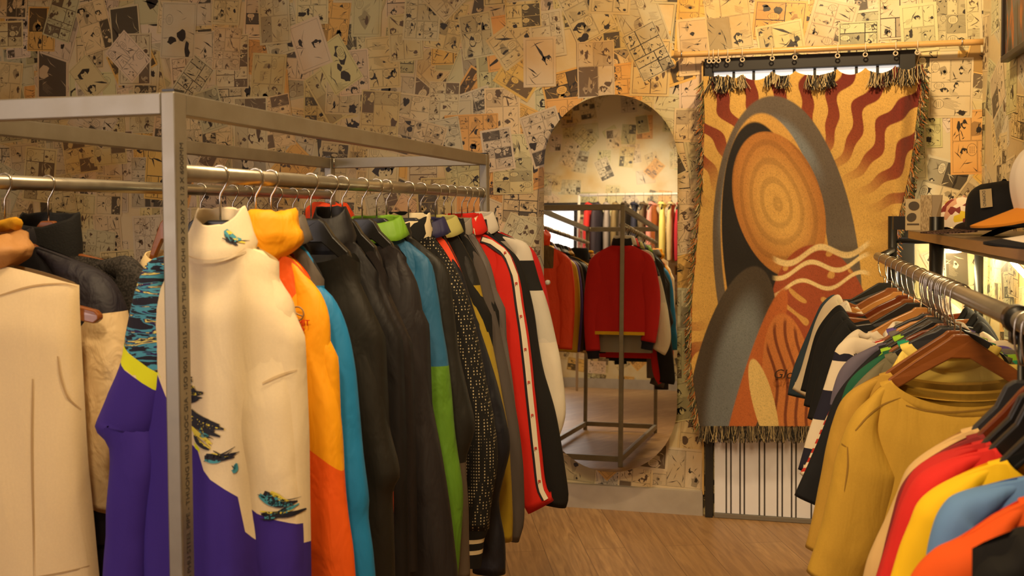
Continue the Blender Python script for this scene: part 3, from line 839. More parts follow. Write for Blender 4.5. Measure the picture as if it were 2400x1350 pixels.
GREY = S(92, 84, 76)
SKY = S(24, 128, 190)
lk = -.205
J('sky', 'bright blue jacket with grey yoke tucked behind the yellow shell', 'the bright blue jacket', 'black',
  [(742, 655), (782, 700), (812, 770), (828, 850), (840, 960), (850, 1060), (864, 1170), (862, 1215), (874, 1300), (886, 1420)], body=nylon('sky_blue', SKY, [('za', GREY)]), sleeve=nylon('sky_blue_sleeve', SKY),
  zones=lambda p, x, z, y: ((z-lk) if p == 'body' else -1,), collar=nylon('sky_grey_collar', GREY), ctype='lapel', length=.7)
J('black', 'black jacket with olive sheen on the bare looking broad hanger', 'the black jacket behind the bright blue one', 'black',
  [(808, 612), (845, 680), (872, 760), (890, 850), (912, 1000), (936, 1115), (921, 1152), (922, 1250), (926, 1420)], body=nylon('black_olive', S(40, 36, 27)), ctype='none', neck=.085, length=.72, drop=.15)
m = MB(); p = at(702, 560, Y=ys['black']+.02); m.box((p.x-.011, p.y-.001, p.z-.012), (p.x+.011, p.y+.001, p.z+.014)); 
prop(m.build('size_tag', plain('lavender_tag', S(170, 150, 220), .6), smooth=False), 'lavender size tag inside the black jacket collar', 'tag')
J('navyorange', 'dark navy jacket with tall collar and an orange strip low on its front', 'the navy jacket with the tall collar', 'black',
  [(856, 640), (886, 690), (905, 760), (921, 860), (930, 1000), (935, 1150), (930, 1420)], body=nylon('dark_navy', S(28, 25, 30)), collar=nylon('dark_navy_collar', S(30, 27, 33)), ctype='funnel', ch=.07, neck=.048, length=.74)
# its lining shows as a bright strip low on the front and as a bunched hood
gy = bpy.data.objects[[o.name for o in C.objects if o.get('label', '').startswith('dark navy jacket with tall')][0]]
m = MB(); Yn = ys['navyorange']
ORL = nylon('orange_lining', S(244, 84, 20), wrinkle=.7)
Yl = ys['black']+.03
pts = [at(u, v, Y=Yl) for u, v in [(905, 1165), (921, 1148), (921, 1230), (915, 1312)]]
m.add([p for p in pts]+[p+Vector((0, .004, 0)) for p in pts], [(0, 1, 2, 3), (7, 6, 5, 4), (0, 4, 5, 1), (1, 5, 6, 2), (2, 6, 7, 3), (3, 7, 4, 0)]); m.build('lining', ORL, gy)
J('brownblue', 'dark plum jacket with a royal blue shoulder patch', 'the jacket with the blue shoulder patch', 'black',
  [(898, 655), (920, 735), (936, 850), (950, 1000), (962, 1150), (966, 1420)], body=nylon('plum_dark', S(44, 36, 38), [('za', S(44, 88, 190))]), length=.72,
  zones=lambda p, x, z, y: ((.019-abs(z+.222+.15*(x-.15)) if p == 'sleeveR' and y < .05 else -1),), ctype='none', neck=.08, drop=.145)
J('plum', 'large charcoal plum windbreaker beside the green collared jacket', 'the large charcoal plum windbreaker', 'black',
  [(946, 604), (976, 662), (991, 740), (1001, 850), (1012, 950), (1040, 1100), (1062, 1250), (1078, 1420)], body=nylon('charcoal_plum', S(50, 44, 48), wrinkle=.5), ctype='none', neck=.075, drop=.14, length=.74, sw=1.25, st=.042)
GRN = S(110, 158, 30); BLU = S(36, 98, 140)
zg = mpx(ys['bluegreen'], PXR, RP, [(1040, 856)])[0][1]
J('bluegreen', 'blue jacket with lime green collar and green lower sleeves', 'the blue and green jacket', 'black',
  [(1008, 612), (1024, 680), (1036, 760), (1050, 850), (1059, 950), (1069, 1050), (1081, 1150), (1079, 1250), (1073, 1350)], body=nylon('blue_shell', BLU, [('za', S(92, 140, 34))], wrinkle=.7), length=.72,
  zones=lambda p, x, z, y: (zg-z if p[:6] == 'sleeve' else zg-.1-z,), collar=nylon('green_collar', GRN, wrinkle=.6), ctype='lapel', ch=.05)
J('coal', 'plain black jacket between the blue and green one and the dotted one', 'the plain black jacket before the dotted one', 'grey',
  [(1046, 625), (1060, 700), (1075, 830), (1096, 920), (1112, 1000), (1092, 1080), (1096, 1180), (1100, 1360)], body=nylon('coal_shell', S(38, 36, 30), [('za', S(92, 80, 68))]), zones=lambda p, x, z, y: (-.68-z,), length=.74, ctype='stand', ch=.03)
STR = S(222, 206, 168)
def bands(part, x, z, y):
    if part != 'collar': return (-1,)
    return (.5-abs(((z+.125)/.022) % 1-.5)*2-.02,)
kn = cloth('black_knit', S(16, 14, 14), [('za', STR)], weave=400, bump=.4)
DOT = cloth('dotted_tweed', S(20, 18, 17), dots=S(190, 176, 140), wrinkle=.3)
zk = [p[1] for p in mpx(ys['dots'], PXR, RP, [(1120, 1264), (1120, 1290)])]
def bands(part, x, z, y):
    if part == 'collar': return (.5-abs(((z+.125)/.022) % 1-.5)*2-.02,)
    if part == 'cuff': return (.0055-min(abs(z-zk[0]), abs(z-zk[1])),)
    return (-1,)
J('dots', 'black jacket with white pin dots and striped knit collar', 'the pin dotted jacket', 'black',
  [(1058, 615), (1082, 660), (1100, 710), (1116, 780), (1136, 880), (1160, 1000), (1166, 1090), (1152, 1180), (1146, 1240)], body=DOT, zones=bands, collar=kn, ctype='turtle', ch=.058, length=.7, sw=1.15, st=.045,
  cuff=dict(mat=cloth('striped_cuff_knit', S(16, 14, 14), [('za', STR)], weave=400, bump=.4), len=.105, sc=.82, zones=1))
J('orangeslip', 'navy jacket with orange shoulders and navy sleeves behind the dotted one', 'the navy jacket with orange shoulders', 'grey',
  [(1084, 640), (1100, 690), (1122, 760), (1150, 850), (1184, 975), (1195, 1050), (1182, 1110), (1168, 1180), (1182, 1270), (1184, 1345)], body=nylon('navy_shell', S(24, 26, 44), [('za', S(232, 70, 26))]), length=.74,
  zones=lambda p, x, z, y: (min(z+.33-.02*(x > 0), .40*1) if p == 'body' else -1,), collar=nylon('navy_blue_collar', S(38, 36, 78)), ctype='lapel', ch=.045, sleeve=nylon('navy_sleeve', S(24, 26, 44), wrinkle=.7))
zo = mpx(ys['olive'], PXR, RP, [(1120, 668)])[0][1]
J('olive', 'black jacket with olive yellow sleeves and pale green collar', 'the jacket with olive yellow sleeves', 'black',
  [(1112, 625), (1130, 690), (1142, 750), (1158, 830), (1190, 1000), (1196, 1100), (1202, 1200), (1200, 1268)], body=cloth('black_body', S(22, 20, 18)), sleeve=nylon('olive_sleeve', S(168, 142, 30), [('za', S(22, 20, 18)), ('zb', NEON)]), length=.72,
  zones=lambda p, x, z, y: ((z-zo, .004-abs(z-zo)) if p[:6] == 'sleeve' else (-1, -1)), collar=cloth('pale_green_collar', S(176, 170, 100)), ctype='lapel', ch=.05)
J('greysleeve', 'black fleece with grey sleeves near the far end of the pipe', 'the black fleece with grey sleeves', 'black',
  [(1136, 622), (1158, 700), (1172, 780), (1192, 870), (1215, 985), (1227, 1100), (1228, 1225), (1216, 1270)], body=cloth('black_fleece', S(20, 19, 18)), sleeve=cloth('grey_sleeve', S(82, 74, 70)), length=.7, ctype='stand', ch=.04)
J('slate', 'slim slate jacket squeezed in before the red track jacket', 'the slim slate jacket', 'grey',
  [(1150, 622), (1172, 720), (1196, 860), (1212, 985), (1222, 1100), (1224, 1200)], body=nylon('slate_shell', S(100, 92, 90)), collar=cloth('slate_collar', S(150, 140, 130)), length=.68, ctype='stand', ch=.04)
REDT = S(214, 32, 14)
Yr = ys['red']
jr = J('red', 'red track jacket with white logo tape down the sleeve', 'the red track jacket', 'wood',
  [(1192, 590), (1214, 640), (1228, 715), (1241, 800), (1256, 930), (1271, 1060), (1281, 1140), (1298, 1172)], body=cloth('red_track', REDT, wrinkle=.4), collar=cloth('red_track_collar', REDT, [('za', CREAM)], wrinkle=.3), length=.70, ctype='lapel', ch=.055,
  zones=lambda p, x, z, y: ((.0035-abs(abs(x)-.052)) if p == 'collar' else -1,), slen=.62)
bv = surf(jr); tp = MB(); tb = MB(); tl = MB()
tape = [(1134, 560), (1165, 572), (1192, 600), (1209, 640), (1221, 715), (1234, 800), (1248, 930), (1262, 1060), (1272, 1140), (1284, 1166)]
P = crom([Vector(p) for p in mpx(Yr, PXR, RP, tape)], 16)
def strip(mb, dx, wid, lift):
    rows = []
    Q = crom([Vector((p[0]+dx, p[1])) for p in mpx(Yr, PXR, RP, tape)], 60)
    for i, p in enumerate(Q):
        t = (Q[min(i+1, 59)]-Q[max(i-1, 0)]).normalized(); nr = Vector((-t.y, t.x))
        r = [on_front(bv, PXR+q.x, RP+q.y, Yr-.4, lift) for q in (p-nr*wid/2, p, p+nr*wid/2)]
        if None not in r: rows.append(r)
    if len(rows) > 1: mb.grid(rows)
    return Q
strip(tb, -.004, .020, .003); Q = strip(tp, 0, .013, .006)
tb.build('tape_edging', plain('tape_navy', S(30, 20, 30), .7), jr); tp.build('logo_tape', cloth('tape_white', S(232, 220, 196)), jr)
for i in range(6, 60, 7):
    p = on_front(bv, PXR+Q[i].x, RP+Q[i].y, Yr-.4, .008)
    if p:
        tl = MB(); m = tl
        m.tube([p+Vector((-.003, 0, -.006)), p+Vector((-.003, 0, .006))], .0012, 5); m.tube([p+Vector((.0005+.0025*cos(a), 0, .003+.0028*sin(a))) for a in [2*PI*k/10 for k in range(10)]], .0011, 5, closed=True)
        m.build('tape_mark', plain('print_red', (1, 0, 0)), jr)
J('navy', 'navy jacket with black sleeves behind the red track jacket', 'the navy jacket with black sleeves', 'wood',
  [(1214, 605), (1238, 670), (1252, 730), (1270, 850), (1300, 960), (1321, 1080), (1331, 1165), (1326, 1190)], body=cloth('navy_cloth', S(30, 28, 46)), sleeve=cloth('black_sleeve', S(22, 19, 17)), length=.66, ctype='stand', ch=.035)
Yw = ys['wind']
za1, za2, za3 = [mpx(Yw, PXR, RP, [(1245, v)])[0][1] for v in (610, 680, 800)]
WH = S(214, 206, 192); GR = S(150, 142, 130)
def zwind(part, x, z, y):
    if part == 'sleeveR' or part == 'sleeveL': return (min(za1-z, z-za2), za2-z if z > za3 else -1, za3-z)
    if part == 'body': return (-.215-z if z > -.30 else -1, -1, -1) if False else (min(-.105-z, z+.155) , -1, -1)
    return (-1, -1, -1)
J('wind', 'grey, white and black windbreaker last in line by the mirror', 'the grey and white windbreaker', 'black',
  [(1236, 572), (1252, 612), (1266, 660), (1280, 700), (1300, 780), (1316, 860), (1325, 960), (1316, 1010), (1300, 1040)], body=cloth('wind_grey', GR, [('za', S(24, 22, 22))]), sleeve=cloth('wind_white', WH, [('za', S(22, 20, 20)), ('zb', S(206, 200, 186)), ('zc', S(226, 216, 196))], wrinkle=.5),
  zones=zwind, collar=cloth('wind_white_collar', WH), ctype='lapel', ch=.06, length=.66, slen=.6)
# red zip sweater facing the mirror
Yz = RY2-.048
rz = garment('sweater', 'red sweater with yellow trimmed collar and hem seen in the mirror', 'sweater', PXR, RP, Yz, cloth('red_sweater', S(190, 20, 22), [('za', S(222, 180, 20))]), group=JG, seed=4.4, th=.035,
        zones=lambda p, x, z, y: ((-.655-z) if p == 'body' else -1,), collar=cloth('navy_yellow_collar', S(30, 26, 44), [('za', S(222, 180, 20))]), ctype='stand', ch=.04, length=.55, sh=.175, R=[(.178, -.185), (.212, -.27), (.236, -.42), (.232, -.58), (.21, -.72)], cuff=dict(mat=cloth('navy_cuff', S(30, 30, 60)), len=.05))
hanger(PXR, Yz, RP, PR, 'wood', hook_label('wood', 'the red sweater that faces the mirror'), fit=(.06, -.125, .19, -.18), group='hangers on the near pipe')

# ------------------------------------------------------------------ the far pipe
KG = 'clothes on the far pipe of the rack'
yl = lambda u: pipeY(u, PXL)
def K(Y, label, short, hk, body, Rpx=None, name='jacket', cat='jacket', **kw):
    R = tr(Rpx, Y, PXL, RP) if Rpx else None
    if R: kw['sh'] = max(.11, R[0][0]); kw.setdefault('bw', kw['sh']+.01)
    g = garment(name, label, cat, PXL, RP, Y, body, R=R, group=KG, seed=hash_(short), **kw)
    hanger(PXL, Y, RP, PR, hk, hook_label(hk, short), fit=(kw.get('neck', .06), -kw.get('drop', .125), kw.get('sh', .185), R[0][1] if R else -kw.get('drop', .125)-.055), group='hangers on the far pipe')
    return g
TAN = S(196, 142, 82)
Y1 = yl(-70)
vest = garment('vest', 'cream sleeveless vest with a tan padded collar nearest the viewer', 'vest', PXL, RP, Y1, cloth('cream_vest', S(228, 204, 160), mottled=.03), vest=True, R=tr([(186, 668)], Y1, PXL, RP), sh=tr([(186, 668)], Y1, PXL, RP)[0][0], bw=tr([(205, 1000)], Y1, PXL, RP)[0][0], wide=1.12, length=.70, drop=.16,
   collar=nylon('tan_collar', TAN, wrinkle=.6), ctype='hood', ch=.06, group=KG, seed=1.7, th=.05, fa=.012, hs=(1.15, 1.0), neck=.075)
hanger(PXL, Y1, RP, PR, 'wood', hook_label('wood', 'the cream sleeveless vest'), fit=(.075, -.205, tr([(222, 700)], Y1, PXL, RP)[0][0]+.012, tr([(215, 697)], Y1, PXL, RP)[0][1]-.006), group='hangers on the far pipe')
yt = MB(); c0 = Vector((PXL, Y1+.035, RP-.085)); yt.tube([(c0.x+.07*cos(a), c0.y+.02*sin(a), c0.z+.004*sin(3*a)) for a in [PI*k/12 for k in range(13)]], .012, 10); yt.build('knit_lining', cloth('yellow_knit', S(232, 170, 20), weave=300, bump=.5), vest)
bv = surf(vest); sm = MB()
for pts in ([(112, 880), (112, 1000), (114, 1120), (120, 1330)], [(2, 1342), (60, 1340), (120, 1334), (236, 1318)], [(30, 690), (100, 668), (160, 664), (184, 672)], [(160, 830), (166, 880), (180, 930), (196, 958)]):
    sm = MB(); ribbon(sm, bv, mpx(Y1, PXL, RP, pts), .0035, Y1-.5, 0, .002, PXL, RP)
    if sm.v: sm.build('seam', plain('vest_seam', S(180, 150, 106), .9), vest)
Y2 = yl(10)
NAVY = S(22, 18, 34)
zv = below(mpx(Y2, PXL, RP, [(150, 900), (185, 840), (215, 765), (255, 732), (300, 728), (340, 726)]))
K(Y2, 'dark navy varsity jacket with cream leather sleeves behind the vest', 'the navy varsity jacket', 'wood', cloth('varsity_navy', NAVY), [(238, 640), (276, 690), (296, 760), (312, 860), (318, 1000), (300, 1150), (286, 1200)],
  zones=lambda p, x, z, y: ((-zv(x, z)) if p == 'sleeveR' else -1,), sleeve=cloth('cream_leather', S(222, 196, 150), [('za', NAVY)], rough=.62, weave=60, bump=.1, wrinkle=.7, wscale=(26, 26, 16)), ctype='stand', ch=.03, length=.72, st=.05, sw=1.1, cuff=dict(mat=cloth('varsity_cuff', NAVY), len=.07))
Y3 = yl(112)
K(Y3, 'charcoal wool sweater with black turtleneck on the far pipe', 'the charcoal turtleneck sweater', 'wood', cloth('charcoal_wool', S(38, 33, 30), mottled=.8, weave=300, bump=.5), [(300, 600), (340, 640), (362, 720), (378, 860), (384, 1000), (380, 1150)],
  collar=cloth('black_rib', S(14, 12, 12), weave=260, bump=.6), ctype='turtle', ch=.085, name='sweater', cat='sweater', drop=.15, length=.66, neck=.072)
Y4 = yl(395)
K(Y4, 'cream knit cardigan on a bare wooden hanger beyond the near post', 'the cream knit cardigan', 'wood', cloth('cream_knit', S(232, 206, 150), weave=200, bump=.6), None, name='cardigan', cat='cardigan', ctype='lapel', ch=.03, drop=.19, length=.6, sh=.15)
far = [(470, 'mustard hooded jacket hidden behind the cream sweatshirt', (190, 140, 30), 'black'), (545, 'dark green jacket hanging behind the yellow hood', (30, 50, 34), 'black'), (580, 'black puffer jacket hanging behind the yellow hood', (18, 17, 17), 'black'),
       (650, 'brown canvas jacket reflected beside the orange anorak', (84, 62, 40), 'wood'), (686, 'violet fleece reflected beside the orange anorak', (104, 80, 170), 'black'), (714, 'yellow rain jacket reflected beside the orange anorak', (226, 190, 40), 'black')]
for u, lb, c, hk in far:
    K(yl(u), lb, 'the '+lb.split(' hanging')[0].split(' hidden')[0].split(' reflected')[0]+' on the far pipe', hk, nylon(lb[:8].replace(' ', '_'), S(*c)), ctype='lapel', ch=.03, length=.64, drop=.15)
ho = K(yl(768), 'orange anorak with bunched hood and brown flap seen in the mirror', 'the orange anorak', 'black', nylon('orange_anorak', S(228, 66, 16), [('za', S(96, 72, 40))], wrinkle=.8), zones=lambda p, x, z, y: ((min(.05-abs(x-.06), z+.27) if y > 0 else -1) if p == 'body' else -1,),
  ctype='hood', ch=.10, collar=nylon('orange_anorak_hood', S(236, 72, 16), wrinkle=.8), length=.62)
# ------------------------------------------------------------------ the rail along the wall with shirts
QX, QZ, QR = .36, 1.23, .017
def qY(depth): return (depth+QX*sin(YAW))/cos(YAW)
q_ = lambda u: pipeY(u, QX, QZ)
SG = 'shirts on the wall rail'; HG = 'hangers on the wall rail'
YEND = at(2058, 604, X=QX).y
shelfY0, shelfX = .75, .50
SZ = at(2194, 547, X=shelfX).z
wr = thing('wall_rack', (.6, 3.0, 0), 'black pipe wall rack carrying the wooden cap shelf and the shirt rail', 'clothes rack')
m = MB(); m.tube([(QX, .55, QZ), (QX, YEND, QZ)], QR, 24); m.build('rail', PIPE, wr)
pA = at(2092, 560, Y=4.66); pB = at(2195, 600, X=shelfX+.005)
zt = at(2195, 508, Y=pB.y).z
for x, y, r in ((pA.x, 4.66, .019), (pB.x, pB.y, .0235), (XR-.04, 4.62, .018), (XR-.04, 2.3, .018), (shelfX, 1.15, .0235)):
    m = MB(); m.tube([(x, y, 0), (x, y, zt if x < .7 else SZ-.06)], r, 20); m.build('post', BLACKMETAL, wr)
# bars under the board, bracket from the far post down to the rail end
m = MB(); m.tube([(pB.x, pB.y, SZ-.042), (XR-.02, pB.y, SZ-.042)], .010, 12); m.build('cross_bar', BLACKMETAL, wr)
m = MB(); m.tube([(shelfX+.03, 1.15, SZ-.041), (pB.x+.02, pB.y, SZ-.041)], .009, 12); m.build('cross_bar', BLACKMETAL, wr)
m = MB(); m.tube([(pA.x, 4.66, SZ-.05), (XR-.02, 4.66, SZ-.05)], .013, 12); m.build('cross_bar', BLACKMETAL, wr)
m = MB(); m.tube([(pA.x, 4.66, QZ+.01), (QX, YEND-.03, QZ)], .012, 12); m.build('bracket', BLACKMETAL, wr)
# shelf board with a rounded far corner
cr = .10; Yf = 4.60; poly = [(XR-.012, shelfY0), (XR-.012, Yf)]
rc = .30
for k in range(13):
    a = PI/2+PI/2*k/12; poly.append((shelfX-.022+rc+rc*cos(a), Yf-.12*0-rc*1.15+rc*1.15*sin(a)))
poly.append((shelfX-.022, shelfY0))
for z0, z1, mt, nm in ((SZ-.030, SZ-.0022, BOARD, 'shelf_board'), (SZ-.002, SZ, BOARDTOP, 'shelf_laminate')):
    m = MB(); n = len(poly); m.add([(x, y, z0) for x, y in poly]+[(x, y, z1) for x, y in poly], [tuple(range(n))[::-1], tuple(range(n, 2*n))]+[(k, (k+1) % n, (k+1) % n+n, k+n) for k in range(n)])
    m.build(nm, mt, wr, smooth=False)
# clamp fitting and the thin drop rod near the viewer
cl_ = at(2388, 745, X=QX)
m = MB(); m.tube([(QX, cl_.y-.022, QZ), (QX, cl_.y+.022, QZ)], QR+.006, 20); m.box((QX-.012, cl_.y-.016, QZ-QR-.02), (QX+.012, cl_.y+.016, QZ-QR)); m.build('clamp', BLACKMETAL, wr)
m = MB(); m.tube([(QX, cl_.y-.02, QZ-.01), (QX, cl_.y-.02, .05)], .006, 10); m.build('drop_rod', BLACKMETAL, wr)
m = MB(); m.tube([(QX-.006, cl_.y+.0, QZ-QR-.022), (QX-.006, cl_.y, QZ-QR-.012)], .004, 8); m.build('clamp_screw', WIRE, wr)

def T(Y, label, short, hk, body, Lpx=None, name='t_shirt', cat='t-shirt', drop=.16, square=True, **kw):
    L = [(x, z) for x, z in tr(Lpx, Y, QX, QZ)] if Lpx else None
    if L: kw.setdefault('sh', max(.10, -L[0][0])); kw.setdefault('bw', kw['sh']+.015)
    kw.setdefault('ctype', 'crew'); kw.setdefault('neck', .115); kw.setdefault('dip', .045)
    kw.setdefault('slen', .26); kw.setdefault('length', .62); kw.setdefault('R', None)
    if Y < 1.75: kw['neck'] = min(kw['neck'], .075); kw['dip'] = .035
    if L and kw['R'] is None:
        kw['R'] = [(-x*.98, z) for x, z in L]
    g = garment(name, label, cat, QX, QZ, Y, body, L=L, group=SG, seed=hash_(short), drop=drop, **kw)
    hanger(QX, Y, QZ, QR, hk, hook_label(hk, short), fit=(kw['neck'], -drop, kw.get('sh', .185), L[0][1] if L else -drop-.055), square=square, group=HG, rot=random.Random(short).uniform(-.04, .04), top=-.085, hook_dir=-1)
    return g
tee = lambda n, c, **k: cloth(n, c, wrinkle=k.pop('wrinkle', .3), **k)
MUS = S(186, 146, 44)
dY = lambda d: qY(d)
T(dY(1.06), 'black shirt at the lower corner, nearest the viewer', 'the nearest black shirt', 'black', tee('near_black', S(26, 24, 22)), [(2345, 1290), (2310, 1300), (2285, 1330), (2270, 1420)], sh=.16)
T(dY(1.155), 'orange shirt in front of the light blue shirt', 'the orange shirt', 'black', tee('near_orange', S(238, 92, 14)), [(2250, 1262), (2190, 1290), (2140, 1345), (2110, 1430)])
lb_ = T(dY(1.25), 'light blue shirt between the orange and the yellow shirts', 'the light blue shirt', 'black', tee('near_blue', S(104, 148, 204)), [(2235, 1163), (2200, 1200), (2180, 1250), (2168, 1300), (2150, 1420)], neck=.055, dip=.03)
T(dY(1.33), 'bright yellow shirt between the light blue and the red shirts', 'the bright yellow shirt', 'black', tee('near_yellow', S(248, 200, 14)), [(2190, 1145), (2150, 1180), (2128, 1230), (2105, 1290), (2066, 1420)])
T(dY(1.40), 'bright red shirt beside the bright yellow one', 'the bright red shirt', 'black', tee('near_red', S(214, 36, 28)), [(2205, 1085), (2150, 1118), (2112, 1180), (2090, 1250), (2056, 1370)])
T(dY(1.445), 'deeper red shirt behind the bright red one', 'the deeper red shirt', 'black', tee('near_red_deep', S(190, 32, 26)), [(2185, 1072), (2140, 1105), (2108, 1165), (2086, 1240), (2046, 1370)])
T(dY(1.49), 'maroon shirt between the red and the beige shirts', 'the maroon shirt', 'red', tee('near_maroon', S(128, 30, 30)), [(2170, 1080), (2135, 1110), (2106, 1160), (2080, 1250), (2046, 1370)])
T(dY(1.535), 'beige shirt at the back of the nearest bunch', 'the beige shirt', 'grey', tee('near_beige', S(206, 170, 110)), [(2160, 1068), (2122, 1105), (2098, 1160), (2070, 1225), (2032, 1310), (2012, 1390)])
ya = q_(2252)
Lb = [(2035, 935), (2002, 968), (1980, 1006), (1962, 1060), (1946, 1130), (1922, 1230), (1890, 1338)]
g1 = T(ya, 'mustard sweatshirt facing the viewer with a wide ribbed neck', 'the foremost mustard sweatshirt', 'wood', cloth('mustard', MUS, mottled=.04, wrinkle=.4), Lb, name='sweatshirt', cat='sweatshirt', sw=1.1, st=.045, th=.04, length=.64, fa=.010, neck=.14, dip=.05, drop=.187)
yb = ya+.075
g2 = T(yb, 'mustard sweatshirt tucked directly behind the foremost one', 'the second mustard sweatshirt', 'wood', cloth('mustard_dim', S(176, 136, 44), mottled=.04, wrinkle=.4), [(1995, 915), (1968, 945), (1952, 985), (1942, 1020), (1926, 1100), (1904, 1210), (1886, 1280)], name='sweatshirt', cat='sweatshirt', th=.03, st=.035, neck=.135, dip=.05, drop=.18)
# shoulder seam lines on the foremost sweatshirt
bv = surf(g1); m = MB()
for pts in ([(2002, 1002), (2030, 970), (2075, 940), (2108, 928)], [(1962, 1036), (1982, 1040)], [(1984, 1040), (1984, 1085), (1976, 1140)], [(2120, 945), (2170, 958), (2240, 960), (2330, 950), (2380, 940)]):
    ribbon(m, bv, mpx(ya, QX, QZ, pts), .0035, ya-.4, 0, .0015, QX, QZ)
m.build('stitching', cloth('mustard_stitch', S(140, 104, 30)), g1)
Y = yb+.07
specs = [
 ('grey olive t-shirt showing behind the mustard sweatshirts', 'the grey olive t-shirt', 'black', tee('olive_tee', S(112, 104, 74)), [(2012, 895), (1985, 930), (1968, 985), (1950, 1080), (1920, 1180)], .05),
 ('dark green t-shirt with rolled collar before the black one', 'the dark green t-shirt', 'wood', tee('green_tee', S(14, 84, 54)), [(2008, 872), (1985, 900), (1968, 950), (1962, 1010)], .05),
 ('dull lime t-shirt squeezed between the dark green and the black ones', 'the dull lime t-shirt', 'black', tee('lime_tee', S(150, 190, 40)), [(2030, 870), (2005, 890), (1992, 930), (1985, 980)], .045),
 ('black t-shirt with a long sleeve end beside the striped ones', 'the long sleeved black t-shirt', 'grey', tee('black_tee', S(17, 16, 18)), [(1986, 890), (1958, 930), (1930, 1000), (1900, 1070), (1862, 1160)], .05),
 ('grey purple t-shirt between the black and the striped ones', 'the grey purple t-shirt', 'black', tee('purple_grey_tee', S(98, 90, 104)), [(1995, 838), (1968, 868), (1952, 910), (1944, 950)], .05),
 ('slim red and white striped shirt squeezed beside the navy striped one', 'the red and white striped shirt', 'wood', None, [(1968, 905), (1945, 960), (1918, 1020), (1892, 1080), (1874, 1110)], .05),
 ('navy and white broad striped rugby shirt with white collar', 'the broad striped rugby shirt', 'wood', None, [(1995, 790), (1962, 812), (1948, 850), (1930, 905), (1912, 960), (1895, 1010), (1870, 1100)], .10),
 ('white waffle knit shirt behind the broad striped one', 'the white waffle shirt', 'pale', tee('waffle', S(222, 206, 176), weave=260), [(2010, 772), (1978, 795), (1958, 825), (1948, 860)], .12),
 ('black t-shirt next to the white waffle shirt', 'the black t-shirt next to the waffle shirt', 'black', tee('black_tee_b', S(18, 17, 16)), [(1985, 748), (1950, 785), (1928, 840), (1912, 900), (1892, 980)], .09),
 ('black t-shirt in the middle of the dark trio', 'the middle one of the dark trio', 'wood', tee('black_tee_c', S(24, 22, 20)), [(1972, 728), (1940, 755), (1915, 800), (1900, 860), (1882, 950)], .10),
 ('black t-shirt ending the dark trio before the white one', 'the last one of the dark trio', 'red', tee('black_tee_d', S(14, 13, 13)), [(1968, 715), (1935, 742), (1910, 785), (1892, 850), (1876, 915)], .12),
 ('small white t-shirt before the off white one by the tapestry', 'the small white t-shirt', 'pale', tee('white_tee_b', S(230, 216, 190)), [(1985, 705), (1955, 725), (1935, 760), (1922, 800)], .12),
 ('off white t-shirt second from the tapestry end of the rail', 'the off white t-shirt', 'wood', tee('white_tee', S(216, 200, 170)), [(1965, 690), (1935, 710), (1915, 745), (1898, 800), (1872, 880), (1856, 912)], .13),
 ('dark teal t-shirt last on the rail beside the tapestry', 'the dark teal t-shirt', 'black', tee('teal_tee', S(40, 58, 72)), [(1955, 690), (1925, 712), (1908, 745), (1880, 810), (1856, 870), (1845, 925)], .13)]
# Y along the rail is spread between the sweatshirts and the rail end
hooks = [2222, 2214, 2206, 2199, 2192, 2186, 2176, 2158, 2142, 2129, 2116, 2104, 2090, 2073]
for (lb, sh_, hk, mt, Lp, dy), hu in zip(specs, hooks):
    Y = q_(hu); kw = {}
    if 'red and white' in lb:
        mt = tee('red_stripe', S(226, 206, 170), zones=[('za', S(186, 44, 24))])
        kw = dict(zones=lambda p, x, z, y: (abs(((z-.35*x)/.021) % 1-.5)-.25,), n=90)
    if 'rugby' in lb:
        mt = tee('rugby_stripe', S(224, 208, 176), zones=[('za', S(22, 20, 40))])
        kw = dict(zones=lambda p, x, z, y: ((abs(((z+.02)/.155) % 1-.5)-.25) if p != 'collar' and z < -.19 else -1,), collar=tee('rugby_collar', S(226, 212, 184)), ctype='lapel', ch=.035, n=90, slen=.5, dip=.03, neck=.08)
    nm = ('rugby_shirt', 'rugby shirt') if 'rugby' in lb else ('shirt', 'shirt') if 'waffle' in lb or 'red and' in lb else ('t_shirt', 't-shirt')
    T(Y, lb, sh_, hk, mt, Lp, name=nm[0], cat=nm[1], th=.018, st=.02, drop=.15, **kw)
# further shirts of which only the far shoulders show beyond the sweatshirts
for hu, lb, sh_, c, hk in ((2228, 'pale yellow t-shirt with its far shoulder lit by the lamp', 'the pale yellow t-shirt', (236, 206, 96), 'grey'), (2218, 'sea green t-shirt with its far shoulder lit by the lamp', 'the sea green t-shirt', (24, 140, 96), 'red'),
                       (2203, 'bright lime t-shirt with its far shoulder lit by the lamp', 'the bright lime t-shirt', (150, 196, 40), 'grey'), (2189, 'washed grey t-shirt with its far shoulder before the violet one', 'the washed grey t-shirt', (110, 102, 92), 'pale'), (2181, 'violet t-shirt with its far shoulder near the papered wall', 'the violet t-shirt', (92, 72, 140), 'grey')):
    (garment('t_shirt', lb, 't-shirt', QX, QZ, q_(hu), tee(sh_[4:12].replace(' ', '_'), S(*c)), R=[(.185, -.165), (.228, -.235), (.245, -.32), (.25, -.42)], L=[(-.115, -.215), (-.13, -.27), (-.14, -.34)], sh=.14, neck=.085, dip=.04, drop=.122, ctype='crew', th=.015, st=.018, group=SG, seed=hash_(sh_)),
     hanger(QX, q_(hu), QZ, QR, hk, hook_label(hk, sh_), fit=(.085, -.122, .14, -.20), square=True, group=HG, top=-.085, hook_dir=-1))

